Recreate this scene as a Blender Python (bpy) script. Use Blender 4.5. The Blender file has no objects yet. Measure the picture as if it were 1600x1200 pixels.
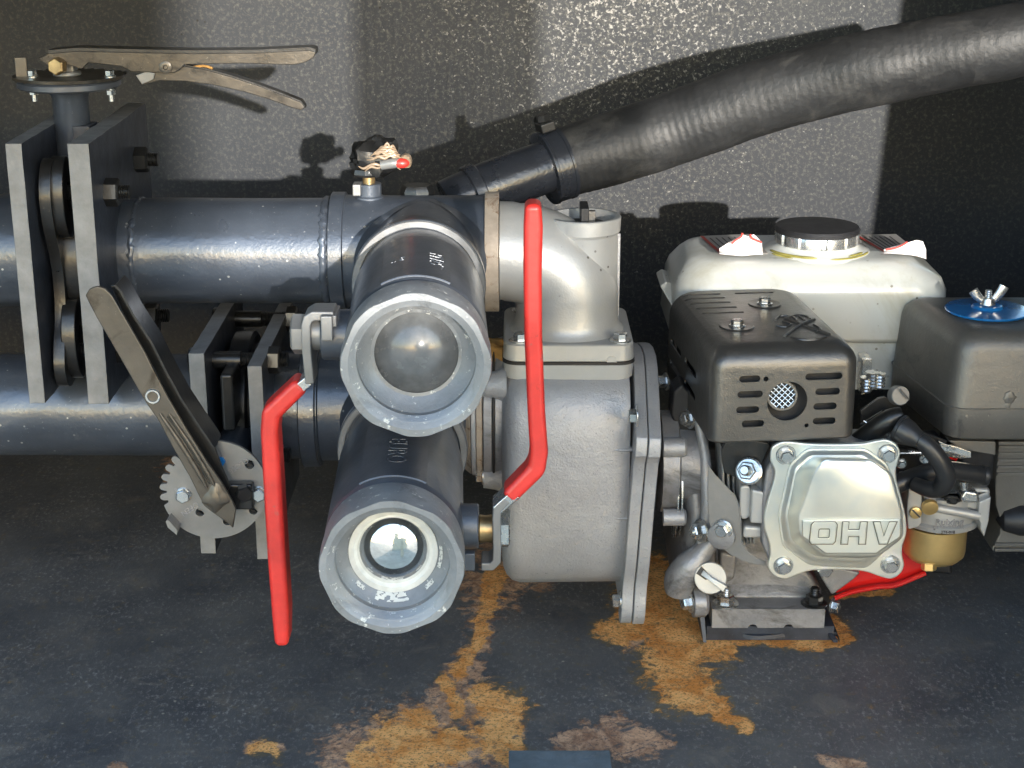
import bpy, bmesh, math, random
from mathutils import Vector, Matrix, noise
R = math.radians
PI = math.pi
random.seed(7)
scene = bpy.context.scene
col = scene.collection

# ------------------------------------------------------------------ camera, sky, sun, exposure
CAMP = Vector((0, -1.40, 0.69)); PITCH = R(18.0); FPX = 2600.0
cam = bpy.data.cameras.new('camera'); cam.sensor_width = 36; cam.lens = FPX / 1600 * 36
cam.clip_start = 0.01; cam.clip_end = 2000
camo = bpy.data.objects.new('camera', cam); col.objects.link(camo)
camo.location = CAMP; camo.rotation_euler = (PI / 2 - PITCH, 0, 0)
scene.camera = camo

SUN_EL = R(9.0); SUN_AZ = R(12.0)          # the sun stands low behind the viewer, a little to the right
sd = Vector((math.sin(SUN_AZ) * math.cos(SUN_EL), -math.cos(SUN_AZ) * math.cos(SUN_EL), math.sin(SUN_EL)))
w = bpy.data.worlds.new('World'); scene.world = w; w.use_nodes = True
nt = w.node_tree; bg = nt.nodes['Background']
sky = nt.nodes.new('ShaderNodeTexSky'); sky.sky_type = 'NISHITA'; sky.sun_disc = False
sky.sun_elevation = SUN_EL; sky.sun_rotation = math.atan2(sd.x, sd.y)
sky.air_density = 1.0; sky.dust_density = 0.8; sky.ozone_density = 1.8
nt.links.new(sky.outputs[0], bg.inputs[0]); bg.inputs[1].default_value = 0.15
sl = bpy.data.lights.new('sun', 'SUN'); sl.energy = 1.5; sl.angle = R(0.55); sl.color = (1.0, 0.95, 0.88)
so = bpy.data.objects.new('sun', sl); col.objects.link(so)
so.rotation_euler = (-sd).to_track_quat('-Z', 'Y').to_euler()
so.location = sd * 5
scene.view_settings.view_transform = 'Standard'; scene.view_settings.look = 'None'
scene.view_settings.gamma = 1.0; scene.view_settings.exposure = 2.55
scene.render.engine = 'CYCLES'

FWD = Vector((0, math.cos(PITCH), -math.sin(PITCH))); UP = Vector((0, math.sin(PITCH), math.cos(PITCH)))
def P(px, py, Y):
    """point of the vertical plane at depth Y seen at photo position (px, py); used to read sizes off the photograph"""
    d = FWD + (px - 800) / FPX * Vector((1, 0, 0)) + (600 - py) / FPX * UP
    return CAMP + d * ((Y - CAMP.y) / d.y)
def PF(px, py, z=0.0):
    d = FWD + (px - 800) / FPX * Vector((1, 0, 0)) + (600 - py) / FPX * UP
    return CAMP + d * ((z - CAMP.z) / d.z)
def S(Y, py=600):
    p = P(800, py, Y); return (p - CAMP).dot(FWD) / FPX      # metres per photo pixel at that depth

# ------------------------------------------------------------------ materials
def N(nt, typ, **kw):
    n = nt.nodes.new(typ)
    for k, v in kw.items(): setattr(n, k, v)
    return n
def ramp(nt, src, a, b, c0=(0,0,0,1), c1=(1,1,1,1)):
    r = N(nt, 'ShaderNodeValToRGB'); r.color_ramp.elements[0].position = a; r.color_ramp.elements[1].position = b
    r.color_ramp.elements[0].color = c0; r.color_ramp.elements[1].color = c1
    nt.links.new(src, r.inputs[0]); return r.outputs[0]
def mixc(nt, fac, a, b, typ='MIX'):
    m = N(nt, 'ShaderNodeMix', data_type='RGBA', blend_type=typ)
    for s, v in ((m.inputs[0], fac), (m.inputs[6], a), (m.inputs[7], b)):
        if hasattr(v, 'links') or isinstance(v, bpy.types.NodeSocket): nt.links.new(v, s)
        elif isinstance(v, (int, float)): s.default_value = v
        else: s.default_value = (*v[:3], 1)
    return m.outputs[2]
def tex(nt, scale, detail=4, rough=.6, typ='noise', stretch=None, dist=0, seed=0):
    tc = N(nt, 'ShaderNodeTexCoord'); mp = N(nt, 'ShaderNodeMapping')
    nt.links.new(tc.outputs['Object'], mp.inputs[0]); mp.inputs['Location'].default_value = (seed, seed * .7, seed * .3)
    if stretch: mp.inputs['Scale'].default_value = stretch
    if typ == 'noise':
        t = N(nt, 'ShaderNodeTexNoise'); t.inputs['Scale'].default_value = scale; t.inputs['Detail'].default_value = detail
        t.inputs['Roughness'].default_value = rough; t.inputs['Distortion'].default_value = dist
        nt.links.new(mp.outputs[0], t.inputs['Vector']); return t.outputs[0]
    t = N(nt, 'ShaderNodeTexVoronoi'); t.inputs['Scale'].default_value = scale; t.inputs['Randomness'].default_value = 1
    nt.links.new(mp.outputs[0], t.inputs['Vector']); return t.outputs[0]
MATS = {}
def mat(name, base, rough=.5, metal=0.0, var=.25, vs=25, bump=.15, bs=400, dust=None, chips=None, coat=0, tint=None, rv=.12, spec=.5, emis=None, trans=0, stain=None, bd=.0006, wave=None):
    m = bpy.data.materials.new(name); m.use_nodes = True; nt = m.node_tree
    b = nt.nodes['Principled BSDF']; L = nt.links.new
    n1 = tex(nt, vs, 5, .62, seed=len(MATS) * 1.3)
    dark = tuple(c * (1 - var) for c in base); lite = tuple(min(1, c * (1 + var)) for c in base)
    c = mixc(nt, ramp(nt, n1, .32, .68), dark, lite)
    if tint:      # (colour, scale, lo, hi)
        c = mixc(nt, ramp(nt, tex(nt, tint[1], 4, .6, seed=3.1), tint[2], tint[3]), c, tint[0])
    rr = None
    if stain:
        f = ramp(nt, tex(nt, stain[1], 8, .7, seed=9.3, dist=.6), stain[2], stain[3]); c = mixc(nt, f, c, stain[0]); rr = f
    if dust:      # (colour, scale, lo, hi): fine speckle
        f = ramp(nt, tex(nt, dust[1], 3, .75, seed=5.7), dust[2], dust[3]); c = mixc(nt, f, c, dust[0]); rr = f
    if chips:     # (colour, scale, size): round specks
        v = tex(nt, chips[1], typ='vor'); f = ramp(nt, v, chips[2] * .7, chips[2], (1,1,1,1), (0,0,0,1))
        g = ramp(nt, tex(nt, chips[1] * .23, 2, .5, seed=2.2), .5, .62)
        mm = N(nt, 'ShaderNodeMath', operation='MULTIPLY'); L(f, mm.inputs[0]); L(g, mm.inputs[1])
        c = mixc(nt, mm.outputs[0], c, chips[0])
    L(c, b.inputs['Base Color'])
    b.inputs['Metallic'].default_value = metal
    mr = N(nt, 'ShaderNodeMapRange'); L(tex(nt, vs * 1.7, 4, .6, seed=1.9), mr.inputs[0])
    mr.inputs[3].default_value = max(.03, rough - rv); mr.inputs[4].default_value = min(1, rough + rv)
    if rr is not None:
        ad = N(nt, 'ShaderNodeMath', operation='MULTIPLY_ADD'); L(rr, ad.inputs[0]); ad.inputs[1].default_value = .35; L(mr.outputs[0], ad.inputs[2])
        ad.use_clamp = True; L(ad.outputs[0], b.inputs['Roughness'])
    else: L(mr.outputs[0], b.inputs['Roughness'])
    b.inputs['Specular IOR Level'].default_value = spec
    if coat: b.inputs['Coat Weight'].default_value = coat; b.inputs['Coat Roughness'].default_value = .12
    if trans: b.inputs['Transmission Weight'].default_value = trans
    if bump:
        bp = N(nt, 'ShaderNodeBump'); bp.inputs['Strength'].default_value = bump; bp.inputs['Distance'].default_value = bd
        hsrc = tex(nt, bs, 3, .6, seed=4.4)
        h2 = N(nt, 'ShaderNodeMath', operation='MULTIPLY_ADD'); L(tex(nt, bs * .18, 3, .5, seed=6.1), h2.inputs[0]); h2.inputs[1].default_value = 1.5; L(hsrc, h2.inputs[2])
        L(h2.outputs[0], bp.inputs['Height']); L(bp.outputs[0], b.inputs['Normal'])
        if coat: L(bp.outputs[0], b.inputs['Coat Normal'])
    MATS[name] = m; return m

M = {}
M['pipe']   = mat('dark_enamel', (.070, .083, .106), .31, .35, .22, 14, .30, 260, coat=.3, dust=((.30,.31,.32), 300, .66, .74), chips=((.50,.50,.47), 95, .11), stain=((.20,.20,.20), 13, .58, .74), rv=.12, spec=.75, bd=.0009)
M['darkpipe'] = mat('black_gloss_enamel', (.022, .025, .032), .28, .1, .25, 20, .35, 240, coat=.4, dust=((.12,.12,.12), 300, .66, .76), bd=.0009)
M['plate']  = mat('dark_plate_paint', (.040, .046, .060), .42, .2, .35, 40, .35, 300, dust=((.12,.12,.13), 300, .66, .76), spec=.5)
M['lightedge']= mat('lightened_grey_edge', (.21, .21, .21), .5, .1, .2, 60, .4, 300)  # flange edges: caught light painted in as lighter grey; also tee rims
M['valve']  = mat('valve_enamel', (.080, .090, .108), .38, .30, .2, 22, .3, 320, dust=((.22,.23,.24), 260, .68, .76), coat=.25, spec=.7, bd=.0008)
M['mouth']  = mat('grey_cast_mouth', (.225, .235, .245), .42, .25, .18, 30, .4, 420, dust=((.62,.62,.58), 150, .62, .70), stain=((.14,.145,.15), 30, .55, .68), spec=.6)
M['ballblk']= mat('painted_ball', (.115, .120, .126), .26, 0, .3, 50, .12, 300, coat=.5, rv=.06)
M['chrome'] = mat('chrome_ball', (.82, .82, .80), .07, 1, .06, 30, .08, 160, rv=.04, stain=((.12,.12,.11), 40, .60, .72))
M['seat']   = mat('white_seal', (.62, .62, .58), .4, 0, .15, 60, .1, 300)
M['alu']    = mat('cast_aluminium', (.35, .355, .37), .45, .35, .10, 14, .75, 520, dust=((.20,.20,.20), 520, .62, .72), rv=.07, bd=.0007)
M['alusm']  = mat('smooth_cast_aluminium', (.43, .43, .42), .38, .35, .10, 12, .35, 520, chips=((.13,.12,.11), 90, .12), rv=.07, bd=.0005)
M['aludk']  = mat('grey_cast_metal', (.27, .27, .28), .42, .4, .25, 18, .7, 420, stain=((.09,.085,.08), 14, .54, .66), dust=((.5,.48,.44), 300, .68, .75), bd=.0007)
M['zinc']   = mat('zinc_hardware', (.62, .63, .62), .26, .9, .15, 60, .2, 300, stain=((.45,.38,.2), 60, .62, .72))
M['brass']  = mat('tarnished_brass', (.40, .28, .14), .35, .8, .3, 70, .4, 260)
M['gold']   = mat('gold_zinc_bowl', (.62, .45, .19), .30, .6, .15, 25, .12, 160, rv=.05)
M['blacksteel'] = mat('black_oxide_steel', (.018, .018, .018), .32, .2, .35, 50, .25, 300, dust=((.09,.08,.07), 260, .64, .76), coat=.25)
M['handle'] = mat('greased_handle_metal', (.108, .096, .080), .36, .5, .22, 22, .3, 220, stain=((.05,.04,.03), 30, .52, .66), dust=((.36,.33,.27), 420, .68, .76))
M['oily'] = mat('oily_dark_lever', (.062, .054, .044), .32, .4, .3, 22, .35, 220, stain=((.012,.011,.010), 26, .50, .62), dust=((.25,.22,.17), 320, .66, .76))
M['fuelstain'] = mat('yellow_fuel_stain', (.30, .27, .07), .25, 0, .4, 40, .2, coat=.5)
M['gear']   = mat('grey_plated_disc', (.22, .22, .217), .42, .4, .15, 24, .25, 360, dust=((.2,.2,.2), 260, .64, .74))
M['black']  = mat('black_plastic', (.016, .016, .018), .5, 0, .3, 40, .3, 500, dust=((.12,.11,.10), 380, .68, .76))
M['shade']  = mat('muffler_guard_black', (.135, .131, .124), .34, .7, .12, 12, .4, 900, dust=((.30,.28,.25), 420, .70, .78), coat=.10, spec=.7)
M['plasgrey'] = mat('grey_black_plastic', (.160, .152, .138), .44, .45, .18, 9, .4, 500, dust=((.35,.33,.28), 300, .68, .76), stain=((.10,.10,.095), 22, .60, .68), spec=.6)
M['tank']   = mat('cream_white_paint', (.60, .615, .585), .30, 0, .06, 7, .12, 240, coat=.4, chips=((.20,.18,.13), 85, .13), stain=((.44,.42,.33), 11, .54, .74), dust=((.40,.39,.34), 300, .69, .78), rv=.07)
M['sticker'] = mat('white_sticker', (.72, .68, .66), .5, 0, .06, 60, .25, 90)
M['stickergrey'] = mat('grey_print', (.34, .32, .30), .5, 0, .1, 60, .05)
M['ink']    = mat('dark_print', (.06, .055, .055), .6, 0, .1, 60, .05)
M['redink'] = mat('red_print', (.45, .04, .03), .5, 0, .15, 60, .1)
M['red']    = mat('red_vinyl', (.64, .034, .026), .40, 0, .16, 30, .4, 160, dust=((.40,.10,.08), 70, .64, .76), stain=((.20,.02,.015), 55, .64, .72), spec=.6, coat=.15)
M['redpaint'] = mat('red_gloss_paint', (.55, .012, .010), .22, 0, .08, 30, .05, 200, coat=.5)
M['rubber'] = mat('old_rubber_hose', (.015, .0155, .0165), .55, 0, .35, 26, .6, 160, stain=((.045,.044,.042), 18, .52, .68), dust=((.10,.095,.09), 420, .68, .78), bd=.0012)
M['rubblk'] = mat('soft_black_rubber', (.022, .023, .025), .36, 0, .3, 40, .12, 300)
M['blue']   = mat('blue_plastic_disc', (.012, .15, .42), .22, 0, .25, 18, .1, 160, coat=.6, dust=((.35,.45,.5), 260, .70, .78))
M['valvecov'] = mat('iridescent_zinc_cover', (.84, .82, .72), .34, .7, .05, 6, .12, 200, tint=((.60,.66,.66), 9, .42, .62), stain=((.66,.62,.74), 11, .58, .70), rv=.05)
M['rustring'] = mat('rusty_beige_ring', (.36, .30, .24), .6, .1, .25, 50, .7, 260, stain=((.15,.075,.035), 60, .56, .66))
M['rust']   = mat('orange_rust_crust', (.42, .22, .06), .85, 0, .3, 90, 1.0, 300, stain=((.20,.10,.03), 60, .55, .66), bd=.001)
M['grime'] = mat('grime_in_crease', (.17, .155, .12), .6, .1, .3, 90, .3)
M['gasket'] = mat('dark_gasket', (.018, .016, .015), .6, 0, .2, 40, .2)
M['dark']   = mat('sooty_inside', (.03, .03, .032), .6, .2, .3, 30, .3)
M['plasticwrap'] = mat('frayed_plastic_wrap', (.010, .010, .010), .35, 0, .4, 60, .5, 200, coat=.25)
M['wrapcream'] = mat('frayed_cream_film', (.26, .19, .13), .35, 0, .25, 80, .5, 200, coat=.5)
M['sand']   = mat('pale_sandy_ground', (.50, .44, .35), .9, 0, .2, 1.5, .6, 12, bd=.02)
M['blockcream'] = mat('cream_blocker', (.52, .47, .38), .9, 0, .12, 3, .5, 60, bd=.004)
M['bracket']= mat('blue_grey_paint', (.10, .135, .16), .45, 0, .2, 60, .8, 300, dust=((.2,.22,.24), 200, .66, .74))

# ------------------------------------------------------------------ object helpers
WORLD = {}
class MB:
    def __init__(s): s.bm = bmesh.new()
    def add(s, verts, faces):
        vs = [s.bm.verts.new(v) for v in verts]
        for f in faces:
            try: s.bm.faces.new([vs[i] for i in f])
            except ValueError: pass
        return s
    def loft(s, rings, cap0=True, cap1=True, closed=True):
        n = len(rings[0]); vs = [[s.bm.verts.new(p) for p in r] for r in rings]
        for i in range(len(rings) - 1):
            for j in range(n if closed else n - 1):
                k = (j + 1) % n
                try: s.bm.faces.new((vs[i][j], vs[i][k], vs[i+1][k], vs[i+1][j]))
                except ValueError: pass
        if cap0: s.bm.faces.new(list(reversed(vs[0])))
        if cap1: s.bm.faces.new(vs[-1])
        return s
    def lathe(s, o, axis, prof, seg=48, cap0=True, cap1=True, n_poly=None, spin=0.0):
        """prof: list of (distance along axis, radius)"""
        o = Vector(o); a = Vector(axis).normalized()
        u = a.orthogonal().normalized() if abs(a.z) > .9 else a.cross(Vector((0, 0, 1))).normalized()
        v = a.cross(u); rings = []
        for h, r in prof:
            rings.append([o + a * h + (u * math.cos(t) + v * math.sin(t)) * max(r, 1e-5) for t in [spin + 2 * PI * i / seg for i in range(seg)]])
        return s.loft(rings, cap0, cap1)
    def cyl(s, p0, p1, r0, r1=None, seg=32):
        p0 = Vector(p0); p1 = Vector(p1); r1 = r0 if r1 is None else r1
        return s.lathe(p0, p1 - p0, [(0, r0), ((p1 - p0).length, r1)], seg)
    def tube(s, pts, r, seg=20, caps=True, smooth=6):
        pts = [Vector(p) for p in pts]; rs = r if isinstance(r, (list, tuple)) else [r] * len(pts)
        if smooth:
            q = []; qr = []
            n = len(pts)
            for i in range(n - 1):
                p0 = pts[max(0, i-1)]; p1 = pts[i]; p2 = pts[i+1]; p3 = pts[min(n-1, i+2)]
                for k in range(smooth):
                    t = k / smooth
                    q.append(.5 * ((2*p1) + (-p0+p2)*t + (2*p0-5*p1+4*p2-p3)*t*t + (-p0+3*p1-3*p2+p3)*t**3))
                    qr.append(rs[i] * (1-t) + rs[i+1] * t)
            q.append(pts[-1]); qr.append(rs[-1]); pts, rs = q, qr
        tn = [(pts[min(i+1, len(pts)-1)] - pts[max(i-1, 0)]).normalized() for i in range(len(pts))]
        u = tn[0].orthogonal().normalized(); rings = []
        for i, p in enumerate(pts):
            u = (u - tn[i] * u.dot(tn[i])).normalized(); v = tn[i].cross(u)
            rings.append([p + (u * math.cos(t) + v * math.sin(t)) * rs[i] for t in [2*PI*k/seg for k in range(seg)]])
        return s.loft(rings, caps, caps)
    def prism(s, pts, d):
        """pts: planar 3-D polygon, extruded by vector d"""
        d = Vector(d); return s.loft([[Vector(p) for p in pts], [Vector(p) + d for p in pts]])
    def box(s, x0, x1, y0, y1, z0, z1):
        return s.prism([(x0,y0,z0),(x1,y0,z0),(x1,y1,z0),(x0,y1,z0)], (0,0,z1-z0))
    def sphere(s, c, r, sc=(1,1,1), seg=40):
        m = Matrix.Translation(c) @ Matrix.Diagonal((*sc, 1)); bmesh.ops.create_uvsphere(s.bm, u_segments=seg, v_segments=seg // 2, radius=r, matrix=m); return s
    def hexa(s, o, axis, r, h, spin=0, washer=0, wh=.0012, dome=.12):
        """hex head with a chamfered top and optional flange"""
        b = 0
        if washer: s.lathe(o, axis, [(0, washer), (wh * .5, washer), (wh, washer * .86)], 24); b = wh * .8
        s.lathe(Vector(o) + Vector(axis).normalized() * b, axis, [(0, r), (h * .86, r), (h, r * .84)], 6, spin=spin)
        return s

def finish(bm, name, material, ang=35, bevel=0, bseg=2, recenter=True, weld=1e-6):
    bmesh.ops.remove_doubles(bm, verts=bm.verts, dist=weld)
    bmesh.ops.recalc_face_normals(bm, faces=bm.faces)
    me = bpy.data.meshes.new(name); bm.to_mesh(me); bm.free()
    c = Vector((0, 0, 0))
    if recenter and len(me.vertices):
        xs = [v.co for v in me.vertices]
        c = Vector([(min(p[i] for p in xs) + max(p[i] for p in xs)) / 2 for i in range(3)])
        me.transform(Matrix.Translation(-c))
    me.materials.append(material)
    o = bpy.data.objects.new(name, me); col.objects.link(o)
    if bevel:
        b = o.modifiers.new('bevel', 'BEVEL'); b.width = bevel; b.segments = bseg; b.limit_method = 'ANGLE'; b.angle_limit = R(30); b.harden_normals = True
        b.use_clamp_overlap = True
    me.polygons.foreach_set('use_smooth', [True] * len(me.polygons))
    me.set_sharp_from_angle(angle=R(ang))
    o.location = c; return o, c
def place(o, c, parent):
    if parent is not None:
        o.parent = parent; o.location = c - WORLD[parent.name]
    WORLD[o.name] = c
def thing(name, loc, label, cat, group=None):
    o = bpy.data.objects.new(name, None); col.objects.link(o); o.location = loc; o.empty_display_size = .03
    WORLD[o.name] = Vector(loc); o['label'] = label; o['category'] = cat
    if group: o['group'] = group
    return o
def part(mb, name, m, parent, label=None, **kw):
    o, c = finish(mb.bm, name, M[m] if isinstance(m, str) else m, **kw); place(o, c, parent)
    if label: o['label'] = label
    return o
def struct(mb, name, m, **kw):
    o, c = finish(mb.bm, name, M[m] if isinstance(m, str) else m, **kw); WORLD[o.name] = c; o['kind'] = 'structure'; return o
def cut(o, cutter):
    """carve the cutter out of the mesh of o"""
    bmesh.ops.recalc_face_normals(cutter.bm, faces=cutter.bm.faces)
    me = bpy.data.meshes.new('t'); cutter.bm.to_mesh(me); cutter.bm.free()
    t = bpy.data.objects.new('t', me); col.objects.link(t); t.location = (0, 0, 0)
    par = o.parent; loc = o.location.copy(); o.parent = None; o.location = WORLD[o.name]
    keep = [(m.type, m.width, m.segments) for m in o.modifiers if m.type == 'BEVEL']
    for m_ in list(o.modifiers): o.modifiers.remove(m_)
    b = o.modifiers.new('b', 'BOOLEAN'); b.operation = 'DIFFERENCE'; b.object = t; b.solver = 'EXACT'
    bpy.context.view_layer.update()
    dg = bpy.context.evaluated_depsgraph_get(); nm = bpy.data.meshes.new_from_object(o.evaluated_get(dg))
    o.modifiers.clear(); mats = list(o.data.materials); o.data = nm
    if not nm.materials: [nm.materials.append(x) for x in mats]
    nm.polygons.foreach_set('use_smooth', [True] * len(nm.polygons)); nm.set_sharp_from_angle(angle=R(30))
    o.parent = par; o.location = loc
    bpy.data.objects.remove(t); bpy.data.meshes.remove(me)
def copypart(o, at, parent, name=None):
    c = o.copy(); col.objects.link(c); place(c, Vector(at), parent); return c
def rrect(x0, x1, y0, y1, r, n=5):
    pts = []
    for cx, cy, a in ((x1-r, y1-r, 0), (x0+r, y1-r, 90), (x0+r, y0+r, 180), (x1-r, y0+r, 270)):
        for k in range(n + 1):
            t = R(a + 90 * k / n); pts.append((cx + r * math.cos(t), cy + r * math.sin(t)))
    return pts
def zloft(mb, secs, n=5):          # secs: (z, x0, x1, y0, y1, r)
    return mb.loft([[(x, y, z) for x, y in rrect(x0, x1, y0, y1, r, n)] for z, x0, x1, y0, y1, r in secs])
def yloft(mb, secs, n=5):          # secs: (y, x0, x1, z0, z1, r)
    return mb.loft([[(x, y, z) for x, z in rrect(x0, x1, z0, z1, r, n)] for y, x0, x1, z0, z1, r in secs])
def slot_pts(c, u, v, L, h, n=6):
    """stadium outline centred on c, long axis u, short axis v"""
    c = Vector(c); u = Vector(u).normalized(); v = Vector(v).normalized(); r = h / 2; a = L / 2 - r; out = []
    for s, st in ((1, -90), (-1, 90)):
        for k in range(n + 1):
            t = R(st + 180 * k / n); out.append(c + u * (s * a + r * math.cos(t)) + v * r * math.sin(t))
    return out
def smoothpoly(pts, k=4):
    q = []; n = len(pts); pts = [Vector(p) for p in pts]
    for i in range(n):
        p0, p1, p2, p3 = pts[i-1], pts[i], pts[(i+1) % n], pts[(i+2) % n]
        for j in range(k):
            t = j / k; q.append(.5 * ((2*p1) + (-p0+p2)*t + (2*p0-5*p1+4*p2-p3)*t*t + (-p0+3*p1-3*p2+p3)*t**3))
    return q
def text(body, size, origin, u, v, m, parent, depth=.0006, name='lettering', spacing=1.0, bev=0, align='CENTER', bend=None):
    """raised lettering: baseline along u, up along v"""
    cu = bpy.data.curves.new('f', 'FONT'); cu.body = body; cu.size = size; cu.extrude = depth; cu.align_x = align; cu.align_y = 'CENTER'
    cu.space_character = spacing; cu.resolution_u = 3
    if bev: cu.bevel_depth = bev; cu.bevel_resolution = 1; cu.offset = -bev
    t = bpy.data.objects.new('f', cu); col.objects.link(t); bpy.context.view_layer.update()
    me = bpy.data.meshes.new_from_object(t.evaluated_get(bpy.context.evaluated_depsgraph_get()))
    bpy.data.objects.remove(t); bpy.data.curves.remove(cu)
    u = Vector(u).normalized(); v = Vector(v).normalized(); wv = u.cross(v); o0 = Vector(origin)
    mb = MB(); mb.bm.from_mesh(me); bpy.data.meshes.remove(me)
    for p in mb.bm.verts:
        c = p.co.copy()
        if bend:    # wrap round a cylinder: bend = (axis point, axis, radius)
            ap, ax, rad = bend; ang = c.y / rad if False else c.dot(Vector((1,0,0))) / rad
            p.co = c
        p.co = o0 + u * c.x + v * c.y + wv * c.z
    return part(mb, name, m, parent)
# ================================================================== the setting: compartment floor, walls, ground, added sun blockers
YW = 0.50; XR = 0.625; XL = -1.25; YF = -0.46; ZC = 0.86
def floor_mat():
    m = bpy.data.materials.new('painted_rusty_floor'); m.use_nodes = True; nt = m.node_tree; b = nt.nodes['Principled BSDF']; L = nt.links.new
    n1 = tex(nt, 9, 6, .65, stretch=(1, .9, 1)); n2 = tex(nt, 230, 4, .8, seed=3, stretch=(1, .62, 1)); n3 = tex(nt, 28, 6, .7, seed=8, dist=.7)
    base = mixc(nt, ramp(nt, n1, .35, .7), (.070, .071, .077), (.150, .144, .136))
    base = mixc(nt, ramp(nt, n3, .53, .72), base, (.19, .17, .145))
    base = mixc(nt, ramp(nt, tex(nt, 6, 9, .8, seed=41, dist=1.5), .56, .74), base, (.17, .145, .12))
    sp = ramp(nt, n2, .53, .66); spa = ramp(nt, tex(nt, 11, 5, .65, seed=6), .34, .62)
    mm = N(nt, 'ShaderNodeMath', operation='MULTIPLY'); L(sp, mm.inputs[0]); L(spa, mm.inputs[1])
    base = mixc(nt, mm.outputs[0], base, (.33, .31, .29))
    vo = tex(nt, 75, typ='vor', seed=2); vf = ramp(nt, vo, .06, .12, (1,1,1,1), (0,0,0,1)); vg = ramp(nt, tex(nt, 31, 2, .5, seed=12), .56, .62)
    m2 = N(nt, 'ShaderNodeMath', operation='MULTIPLY'); L(vf, m2.inputs[0]); L(vg, m2.inputs[1])
    base = mixc(nt, m2.outputs[0], base, (.42, .38, .30))
    # water-drop rings
    def attr(n): a = N(nt, 'ShaderNodeAttribute', attribute_name=n); return a.outputs['Fac']
    rn = tex(nt, 120, 8, .85, seed=1.5, dist=.5)
    def mask(an, lo, hi, k=1.6):
        a = N(nt, 'ShaderNodeMath', operation='MULTIPLY_ADD'); L(rn, a.inputs[0]); a.inputs[1].default_value = k; L(attr(an), a.inputs[2]); sb = N(nt, 'ShaderNodeMath', operation='SUBTRACT'); L(a.outputs[0], sb.inputs[0]); sb.inputs[1].default_value = .6; return ramp(nt, sb.outputs[0], lo, hi)
    mb_ = mask('brown', .54, .76); mo = mask('rust', .57, .70); me = mask('rust', .34, .60)
    brown = mixc(nt, ramp(nt, tex(nt, 40, 6, .7, seed=21, dist=.8), .4, .6), (.30, .155, .09), (.70, .42, .25))
    brown = mixc(nt, ramp(nt, tex(nt, 300, 5, .8, seed=29), .52, .64), brown, (.13, .09, .07)); brown = mixc(nt, ramp(nt, tex(nt, 24, 7, .75, seed=31, dist=1.2), .52, .60), brown, (.10, .10, .105))
    orange = mixc(nt, ramp(nt, tex(nt, 34, 6, .7, seed=22, dist=.8), .40, .60), (.72, .27, .055), (1.0, .52, .18))
    orange = mixc(nt, ramp(nt, tex(nt, 330, 5, .8, seed=25), .52, .62), orange, (.24, .095, .03)); orange = mixc(nt, ramp(nt, tex(nt, 75, 7, .8, seed=27), .57, .66), orange, (.30, .14, .06))
    base = mixc(nt, me, base, (.17, .13, .07)); holes = ramp(nt, tex(nt, 95, 6, .85, seed=33), .54, .66, (1,1,1,1), (0,0,0,1))
    def mul(x, y): q = N(nt, 'ShaderNodeMath', operation='MULTIPLY'); L(x, q.inputs[0]); L(y, q.inputs[1]); return q.outputs[0]
    base = mixc(nt, mul(mb_, holes), base, brown); base = mixc(nt, mul(mo, holes), base, orange)
    L(base, b.inputs['Base Color'])
    mx = N(nt, 'ShaderNodeMath', operation='MAXIMUM'); L(mb_, mx.inputs[0]); L(mo, mx.inputs[1])
    r0 = N(nt, 'ShaderNodeMapRange'); L(n3, r0.inputs[0]); r0.inputs[3].default_value = .34; r0.inputs[4].default_value = .66
    rr = N(nt, 'ShaderNodeMath', operation='MULTIPLY_ADD'); L(mx.outputs[0], rr.inputs[0]); rr.inputs[1].default_value = .4; L(r0.outputs[0], rr.inputs[2]); rr.use_clamp = True
    L(rr.outputs[0], b.inputs['Roughness']); b.inputs['Specular IOR Level'].default_value = .5
    h = N(nt, 'ShaderNodeMath', operation='MULTIPLY_ADD'); L(mx.outputs[0], h.inputs[0]); h.inputs[1].default_value = .8; L(n2, h.inputs[2])
    h2 = N(nt, 'ShaderNodeMath', operation='MULTIPLY_ADD'); L(n3, h2.inputs[0]); h2.inputs[1].default_value = 1.2; L(h.outputs[0], h2.inputs[2])
    bp = N(nt, 'ShaderNodeBump'); bp.inputs['Strength'].default_value = .55; bp.inputs['Distance'].default_value = .0012; L(h2.outputs[0], bp.inputs['Height']); L(bp.outputs[0], b.inputs['Normal'])
    return m
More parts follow.
